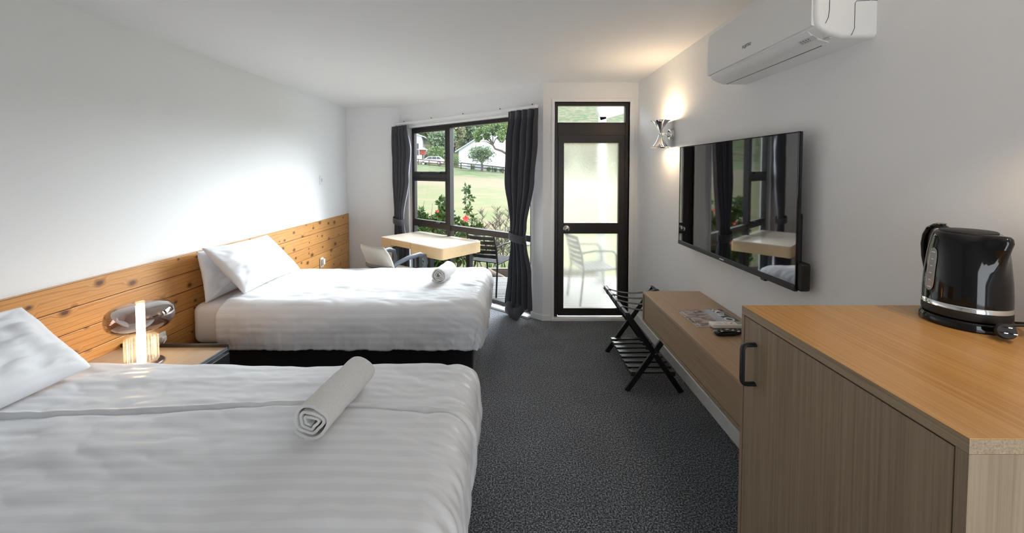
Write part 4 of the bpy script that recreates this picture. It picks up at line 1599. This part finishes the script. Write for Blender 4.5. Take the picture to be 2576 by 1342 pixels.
def shrub(label, cat, base, stems, leafn, lsize, flowers, seed, leafmat='hib', group=None, lo=.15, spread=.06):
    rnd = random.Random(seed)
    root = thing('hibiscus_bush' if leafn else 'bare_bush', label, cat, base, 0, group)
    centres = []
    for (dx, dy, h, lean) in stems:
        b = B()
        pts = []
        for k in range(7):
            f = k / 6
            pts.append(Vector((dx + lean[0] * f + rnd.uniform(-.02, .02), dy + lean[1] * f + rnd.uniform(-.02, .02), h * f)))
        b.tube(pts, [lerp(.012, .003, k / 6) for k in range(7)], 6)
        nbr = int(h * (9 if leafn else 16))
        for q in range(nbr):
            f = rnd.uniform(lo, .95)
            i = min(5, int(f * 6))
            p = pts[i].lerp(pts[i + 1], f * 6 - i)
            a = rnd.uniform(0, 2 * PI)
            L = rnd.uniform(.08, .22) * (1.25 - f)
            e = p + Vector((math.cos(a) * L, math.sin(a) * L, L * .9))
            b.tube([p, (p + e) / 2 + Vector((0, 0, -.01)), e], [.005, .004, .002], 5)
            if leafn:
                for w in (.35, .7, 1.0):
                    centres.append((p.lerp(e, w), (spread * .6, spread * .6, spread * .5)))
            else:
                for w in range(6):
                    f2 = rnd.uniform(.3, 1)
                    a2 = rnd.uniform(0, 2 * PI)
                    p2 = p.lerp(e, f2)
                    b.tube([p2, p2 + Vector((math.cos(a2), math.sin(a2), .9)) * rnd.uniform(.05, .13)], [.004, .002], 4)
        b.build('stem', MT['twig'], root)
    if leafn:
        v, f = leaf_quads(rnd, centres, leafn, lsize, .55)
        stuff(raw('foliage', v, f, MT[leafmat], root))
    for (fx, fy, fz, s) in flowers:
        b = B()
        for k in range(5):
            a = 2 * PI * k / 5 + .4
            m_ = Matrix.Translation((fx, fy, fz)) @ Matrix.Rotation(R(75), 4, 'X') @ Matrix.Rotation(a, 4, 'Z') @ Matrix.Translation((s * .45, 0, s * .12)) @ Matrix.Rotation(R(-28), 4, 'Y') @ Matrix.Diagonal((1, .8, .16, 1))
            r = bmesh.ops.create_icosphere(b.bm, subdivisions=1, radius=s * .5)
            for vv in r['verts']: vv.co = m_ @ vv.co
        b.build('flower', MT['red'], root, True)
    return root

# left hibiscus mass, the tall hibiscus, a lower one by the mullion, and a bare twiggy bush
shrub('leafy hibiscus bush with red flowers close to the window jamb', 'bush', (-1.50, 7.0, -.28), [(-.26, 0, 1.38, (-.06, .0)), (-.12, .1, 1.34, (.0, 0)), (.04, 0, 1.30, (.02, 0)), (-.2, .05, 1.25, (.05, 0)), (-.2, -.1, .95, (-.1, -.05)), (.22, 0, 1.46, (.04, 0)), (0, -.15, .9, (-.05, -.1)), (-.42, .05, 1.25, (-.06, .02)), (.18, -.1, .85, (.1, 0)), (-.35, -.1, .75, (0, 0))], 8200, .095,
      [(.10, -.25, .78, .050), (-.15, -.26, .95, .030), (.20, -.2, 1.18, .032), (-.05, -.3, .62, .030)], 11, group='hibiscus bushes', lo=.05, spread=.085)
shrub('tall slender hibiscus rising above the garden with one big red flower', 'bush', (-.84, 7.0, -.28), [(0, 0, 1.66, (.0, 0)), (-.14, .05, 1.12, (-.10, 0)), (.13, 0, .95, (.10, 0)), (-.05, -.05, 1.0, (.02, -.05))], 1500, .080,
      [(.03, -.22, 1.05, .066)], 12, group='hibiscus bushes')
shrub('bushy hibiscus without flowers between the window mullion and the tall one', 'bush', (-1.16, 7.38, -.28), [(0, 0, 1.15, (.0, 0)), (-.12, .05, 1.0, (-.06, 0)), (.1, 0, .9, (.06, 0))], 1500, .080, [], 13, group='hibiscus bushes')
shrub('bare grey twiggy bush beside the tied curtain', 'bush', (-.36, 7.36, -.28), [(-.3, .05, 1.0, (-.05, 0)), (.2, .08, 1.1, (-.1, 0)), (.36, 0, 1.3, (.02, 0)), (-.02, -.08, .9, (.16, 0)), (-.1, 0, 1.15, (-.12, 0)), (0, .05, 1.2, (.06, 0)), (.14, 0, 1.25, (.14, 0)), (.05, -.05, 1.0, (-.02, -.05)), (.26, 0, 1.2, (.20, 0)), (-.22, 0, .95, (-.14, 0))], 0, .06, [], 14)

def strap_plant(label, base, n, h, seed, spread=.9):
    rnd = random.Random(seed)
    root = thing('strap_leaf_plant', label, 'plant', base, 0, 'green strap leaf plants')
    for k in range(n):
        a = rnd.uniform(0, 2 * PI)
        L = h * rnd.uniform(.7, 1.1)
        sp = rnd.uniform(.2, spread)
        w = .014 * rnd.uniform(.8, 1.3)
        s = Vector((-math.sin(a), math.cos(a), 0))
        vs, fs = [], []
        for i in range(7):
            f = i / 6
            p = Vector((math.cos(a) * L * sp * f, math.sin(a) * L * sp * f, L * (f * 1.3 - .75 * sp * f * f)))
            ww_ = w * (1 - f ** 3)
            vs += [p - s * ww_, p + Vector((0, 0, -.004)), p + s * ww_]
        for i in range(6):
            q = i * 3
            fs += [(q, q + 1, q + 4, q + 3), (q + 1, q + 2, q + 5, q + 4)]
        raw('leaf', vs, fs, MT['strap'], root, True)
    return root
spots = [(-1.06, 6.70), (-.74, 6.68), (-.42, 6.70), (-.10, 6.69), (-1.38, 6.70), (-1.7, 6.68), (.22, 6.70), (-.70, 6.13), (.14, 6.13)]
for i, (x, y) in enumerate(spots):
    strap_plant('clump of green strap leaves growing behind the garden sleeper' if y > 6.4 else 'small clump of green strap leaves between the deck and the garden sleeper', (x, y, -.28), 16, .34 if y > 6.4 else .17, 40 + i, .45 if y > 6.4 else .8)

# ---- fence, houses, car ----------------------------------------------------
MT['fence'] = mat('brown fence timber', (.075, .045, .03), .85)
MT['fence2'] = mat('dark brown fence timber', (.030, .022, .018), .85)
fn = thing('fence', 'brown post and rail fence across the top of the lawn', 'fence', (0, 0, 0))
def fence_run(p, q, n, h, m):
    p, q = Vector(p), Vector(q)
    pts = []
    for i in range(n + 1):
        c = p.lerp(q, i / n)
        z = gz(c.x, c.y)
        pts.append(Vector((c.x, c.y, z)))
        B().box(c.x - .07, c.x + .07, c.y - .07, c.y + .07, z - .05, z + h, .01).build('post', m, fn)
    for a, b in zip(pts, pts[1:]):
        for hz in (h * .92, h * .48):
            B().bar(a + Vector((0, -.08, hz)), b + Vector((0, -.08, hz)), .04, .15).build('rail', m, fn)
fence_run((-22, 68), (-9.2, 70), 7, 1.0, MT['fence'])
fence_run((-9.2, 70), (4.0, 66), 7, 1.1, MT['fence2'])

MT['hwhite'] = mat('white weatherboard', (.60, .60, .60), .7)
MT['hroof'] = mat('pale roof iron', (.36, .37, .39), .6)
MT['hwin'] = mat('dark house window', (.02, .022, .025), .1)
def house(label, loc, rz, w, d, h, rh, over, wins, seed=0):
    r = thing('house', label, 'house', loc, rz)
    B().box(-w / 2, w / 2, -d / 2, d / 2, -1.0, h).build('wall', MT['hwhite'], r)
    gb = B()
    gb.extrude([(-w / 2, h), (w / 2, h), (0, h + rh)], d, Matrix.Translation((0, -d / 2, 0)))
    gb.build('gable', MT['hwhite'], r)
    for s in (-1, 1):
        B().bar((s * (w / 2 + over), 0, h - over * rh / (w / 2)), (0, 0, h + rh + .05), d + 2 * over, .18).build('roof', MT['hroof'], r)
    B().box(-w / 2 - over, w / 2 + over, -d / 2 - over - .05, -d / 2 - over, h - .35, h - .15).build('gutter', MT['hwhite'], r) if False else None
    for (x0, x1, z0, z1) in wins:
        wo = B().box(x0 - .08, x1 + .08, -d / 2 - .06, -d / 2 + .02, z0 - .08, z1 + .08).build('window', MT['hwhite'], r)
        B().box(x0, x1, -d / 2 - .08, -d / 2, z0, z1).build('pane', MT['hwin'], wo)
    return r
house('small white gabled house behind the parked white car', (-22.5, 84, gz(-22.5, 84) + .2), R(8), 6.8, 8, 4.9, 1.1, .75, [(2.2, 2.8, 1.0, 3.4)])
house('long white house with pale roof behind the round tree', (-2.6, 82, gz(-2.6, 82) - 2.6), R(-4), 15, 12, 6.6, 4.6, .6, [(3.2, 4.6, 2.2, 3.4), (-3.5, -2.2, 2.2, 3.4)])

# white timber wall / retaining fence of the right hand property
MT['paling'] = mat('white paling', (.36, .36, .37), .8)
wf = thing('garden_wall', 'low white paling wall behind the dark fence', 'wall', (0, 0, 0))
for i in range(26):
    x = -8.4 + i * .42
    y = 72.5 - .25 * i * .42
    z = gz(x, y)
    B().box(x, x + .40, y - .03, y + .03, z - .1, z + .95 + .04 * (i % 2), .01).build('paling', MT['paling'], wf)

# car
MT['carw'] = mat('white car paint', (.46, .46, .47), .15, Coat_Weight=.5)
car = thing('car', 'white estate car parked behind the brown rail fence', 'car', (-14.9, 72.5, gz(-14.9, 72.5) - .05), R(4))
prof_ = [(-2.25, .42), (-2.32, .75), (-2.20, 1.02), (-1.25, 1.12), (-.55, 1.56), (.2, 1.66), (1.45, 1.62), (2.05, 1.18), (2.25, 1.05), (2.30, .60), (2.20, .38)]
b = B()
b.extrude(prof_, 1.8, Matrix.Translation((0, -.9, 0)))
bo = b.build('body', MT['carw'], car, True, 30)
for s in (-1, 1):
    for poly_ in ([(-.95, 1.12), (-.48, 1.48), (.10, 1.55), (.10, 1.10)], [(.18, 1.10), (.18, 1.56), (.95, 1.55), (.95, 1.08)], [(1.03, 1.08), (1.03, 1.54), (1.42, 1.50), (1.80, 1.12)]):
        B().extrude(poly_, .02, Matrix.Translation((0, -.92 if s < 0 else .90, 0))).build('window', MT['hwin'], car)
    for x in (-1.42, 1.40):
        w_ = B().lathe([(.0, 0), (.34, 0), (.35, .03), (.35, .18), (.34, .21), (.0, .21)], 28, Matrix.Translation((x, s * .93 - (.0 if s < 0 else -.0), .35)) @ Matrix.Rotation(R(90 if s > 0 else -90), 4, 'X'), False, False).build('wheel', MT['rub'], car, True)
        B().lathe([(.0, -.012), (.21, -.012), (.22, 0)], 20, Matrix.Translation((x, s * .93, .35)) @ Matrix.Rotation(R(90 if s > 0 else -90), 4, 'X'), False, True).build('hubcap', MT['wplast2'], w_)
# red garden kiosk and pale outdoor furniture
kk = thing('garden_kiosk', 'little red garden kiosk with a pale roof beside the white house', 'kiosk', (-17.7, 77.4, gz(-17.7, 77.4)))
B().box(-.55, .55, -.4, .4, 1.5, 2.5).build('box', mat('red paint', (.20, .035, .02), .7), kk)
B().box(-.08, .08, -.08, .08, 0, 1.5).build('post', MT['fence'], kk)
gb = B(); gb.extrude([(-1.0, 2.48), (1.0, 2.48), (0, 2.95)], 1.3, Matrix.Translation((0, -.65, 0))); gb.build('roof', MT['hwhite'], kk)
ps = thing('picnic_table', 'pale timber picnic table below the red kiosk', 'table', (-16.6, 75.6, gz(-16.6, 75.6)))
MT['ptim'] = mat('pale weathered timber', (.26, .21, .18), .8)
for i in range(4): B().box(-.9, .9, -.4 + i * .2, -.22 + i * .2, .72, .77).build('plank', MT['ptim'], ps)
for s in (-1, 1):
    B().box(-.9, .9, s * .75 - .14, s * .75 + .14, .42, .47).build('bench', MT['ptim'], ps)
    B().bar((s * .6, -.7, 0), (s * .6, .3, .72), .08, .06, (1, 0, 0)).build('leg', MT['ptim'], ps)
    B().bar((s * .6, .7, 0), (s * .6, -.3, .72), .08, .06, (1, 0, 0)).build('leg', MT['ptim'], ps)

# ---- trees -----------------------------------------------------------------
MT['bark'] = mat('grey bark', (.085, .070, .058), .9)
LEAF = {
    'dark': m_leaf('dark evergreen leaf', (0.019, 0.038, 0.019), (0.076, 0.118, 0.053), .7, scale=.35),
    'mid': m_leaf('mid green leaf', (0.055, 0.085, 0.035), (0.165, 0.205, 0.095), .7, scale=.4),
    'bright': m_leaf('bright green leaf', (0.075, 0.118, 0.042), (0.23, 0.30, 0.13), .6, scale=.5),
    'grey': m_leaf('grey green leaf', (0.104, 0.142, 0.085), (0.237, 0.285, 0.180), .7, scale=.4),
    'tan': m_leaf('tan and green leaf', (0.133, 0.162, 0.085), (0.361, 0.294, 0.180), .7, scale=.35),
}
def tree_parts(kind, seed, n, size, rx, rz, zc, trunk_h, clumps):
    rnd = random.Random(seed)
    cs = []
    for _ in range(clumps):
        d = Vector((rnd.gauss(0, 1), rnd.gauss(0, 1), rnd.gauss(0, .9))).normalized()
        rr = rnd.uniform(.45, .85)
        p = (d.x * rx * rr, d.y * rx * rr, zc + d.z * rz * rr)
        s = rnd.uniform(.24, .40)
        cs.append((p, (rx * s, rx * s, rz * s)))
    v, f = leaf_quads(rnd, cs, n, size, .8)
    me = bpy.data.meshes.new('crown')
    me.from_pydata([tuple(x) for x in v], [], f)
    me.materials.append(LEAF[kind])
    b = B()
    b.tube([(0, 0, -.6), (.1, 0, trunk_h * .5), (-.05, .05, trunk_h)], [.28, .22, .16], 8)
    for c, _ in cs[:7]:
        b.tube([(0, 0, trunk_h * .75), Vector((c[0] * .4, c[1] * .4, lerp(trunk_h, c[2], .5))), c], [.13, .09, .04], 6)
    bmesh.ops.recalc_face_normals(b.bm, faces=b.bm.faces)
    tm = bpy.data.meshes.new('trunk')
    b.bm.to_mesh(tm); b.bm.free()
    tm.materials.append(MT['bark'])
    return me, tm
KIND = {
    'dark': [tree_parts('dark', 100 + i, 2600, .75, 4.2, 4.4, 6.5, 4.0, 34) for i in range(2)],
    'mid': [tree_parts('mid', 110 + i, 2600, .65, 3.9, 3.6, 5.5, 3.5, 34) for i in range(2)],
    'bright': [tree_parts('bright', 120, 3200, .42, 4.0, 3.0, 6.8, 5.2, 36)],
    'grey': [tree_parts('grey', 130, 2600, .5, 2.6, 3.2, 3.6, 1.6, 30)],
    'tan': [tree_parts('tan', 140, 2600, .5, 2.6, 3.6, 4.5, 2.5, 30)],
    'round': [tree_parts('grey', 150, 2600, .26, 2.5, 1.45, 3.0, 1.9, 40)],
    'bush': [tree_parts('bright', 160, 1800, .30, 1.9, 2.0, 1.7, .8, 26)],
}
def tree(kind, var, x, y, s, rz, label, group=None, dz=0.0, name='tree'):
    me, tm = KIND[kind][var % len(KIND[kind])]
    r = thing(name, label, 'tree', (x, y, gz(x, y) + dz), rz, group)
    r.scale = (s, s, s)
    link('crown', me, None, r)['kind'] = 'stuff'
    link('trunk', tm, None, r)
    return r
def px(x, Y):            # sideways position at distance Y for an image column
    return (x - 1290) / 990 * Y
tree('round', 0, px(1212, 66.5), 66.5, .95, .3, 'pale round-crowned tree standing in front of the long white house')
ot = thing('tree', 'bright green tree whose long grey bough arches over the white house', 'tree', (px(1312, 60), 60, gz(1.3, 60)))
rn = random.Random(77)
def at(X, Y_, dy=0.0):      # a spot in this tree from an image column and row at about 60 m
    Yd = 60 + dy
    return Vector((px(X, Yd) - px(1312, 60), dy, CAMH + (430 - Y_) / 990 * Yd - gz(1.3, 60)))
bb_ = B()
bb_.tube([(0, 0, -.5), (.05, 0, 1.2), at(1296, 405), at(1284, 393), at(1262, 380), at(1246, 375), at(1238, 362), at(1226, 352)], [.30, .26, .24, .20, .17, .15, .12, .07], 8)
for e in ((1210, 356), (1222, 340), (1240, 335), (1232, 348), (1252, 345)):
    bb_.tube([at(1240, 366), at((1240 + e[0]) / 2, (362 + e[1]) / 2 - 2, .5), at(e[0], e[1], rn.uniform(-1, 1))], [.10, .07, .03], 6)
bb_.tube([at(1284, 393), at(1290, 360), at(1270, 330), at(1262, 310)], [.18, .15, .10, .05], 8)
bb_.build('trunk', MT['bark'], ot, True)
cs_ = []
for (X, Y_, r_) in ((1200, 338, .55), (1213, 328, .8), (1226, 330, .8), (1240, 334, .7), (1206, 350, .45), (1255, 318, 1.0), (1268, 305, 1.1), (1243, 318, .8), (1276, 325, 1.0), (1262, 335, .8), (1273, 345, .7), (1285, 310, 1.2), (1262, 352, .5), (1250, 305, .8), (1290, 335, 1.0), (1222, 344, .5)):
    for _ in range(3):
        cs_.append((at(X + rn.uniform(-6, 6), Y_ + rn.uniform(-4, 4), rn.uniform(-1.2, 1.2)), (r_ * .7, r_ * .7, r_ * .55)))
v_, f_ = leaf_quads(rn, cs_, 5200, .26, .8)
stuff(raw('crown', v_, f_, LEAF['bright'], ot))
tree('tan', 0, px(1143, 91.5), 91.5, 1.1, .5, 'tall tan and green tree beside the gable of the white house')
tree('grey', 0, px(1112, 86), 86, 1.1, .9, 'soft grey green willowy tree behind the parked car')
tree('grey', 0, px(1180, 98), 98, 1.0, 2.2, 'grey green tree leaning over the white roof edge')
tree('mid', 0, px(1070, 96), 96, .80, .2, 'olive green domed tree behind the red kiosk')
tree('bush', 0, px(1100, 80.4), 80.4, 1.0, 0, 'feathery bright green shrub right behind the white car')
tree('bush', 0, px(1141, 73.2), 73.2, .62, 2, 'dark leaning shrub at the bend of the fence')
for i, X in enumerate((1190, 1230, 1246, 1262)):
    x_ = px(X, 70)
    y_ = ((70 - (x_ + 9.2) * 4 / 13.2) + (72.5 - .25 * (x_ + 8.4))) / 2      # between the rails and the palings
    tree('bush', 0, px(X, y_), y_, .24, i * 1.3, 'low yellow green garden shrub along the white paling wall', 'low garden shrubs', name='garden_shrub')
rnd = random.Random(5)
forest = 'forest trees on the hillside'
for j in range(6):                       # crowns stand side by side, rows stepped up the slope
    Y = 105.5 + j * 9.0
    x = px(1000, Y) + (4.6 if j % 2 else 0)
    while x < px(1335, Y) + 3:
        kind = 'dark' if rnd.random() < .72 else 'mid'
        sc_ = rnd.uniform(.84, .92)
        tree(kind, rnd.randrange(2), x + rnd.uniform(-.2, .2), Y + rnd.uniform(-.3, .3), sc_, rnd.uniform(0, 6), 'dark evergreen forest tree on the steep hillside' if kind == 'dark' else 'lighter olive forest tree among the dark evergreens', forest if kind == 'dark' else 'olive trees among the forest')
        x += 9.2
# trees beyond the door side
for i, (X, Y) in enumerate(((1420, 60), (1490, 66), (1570, 58), (1640, 64))):
    tree('tan', 0, px(X, Y), Y, .9, i, 'pale green tree glimpsed through the pane above the door', 'trees beyond the door')
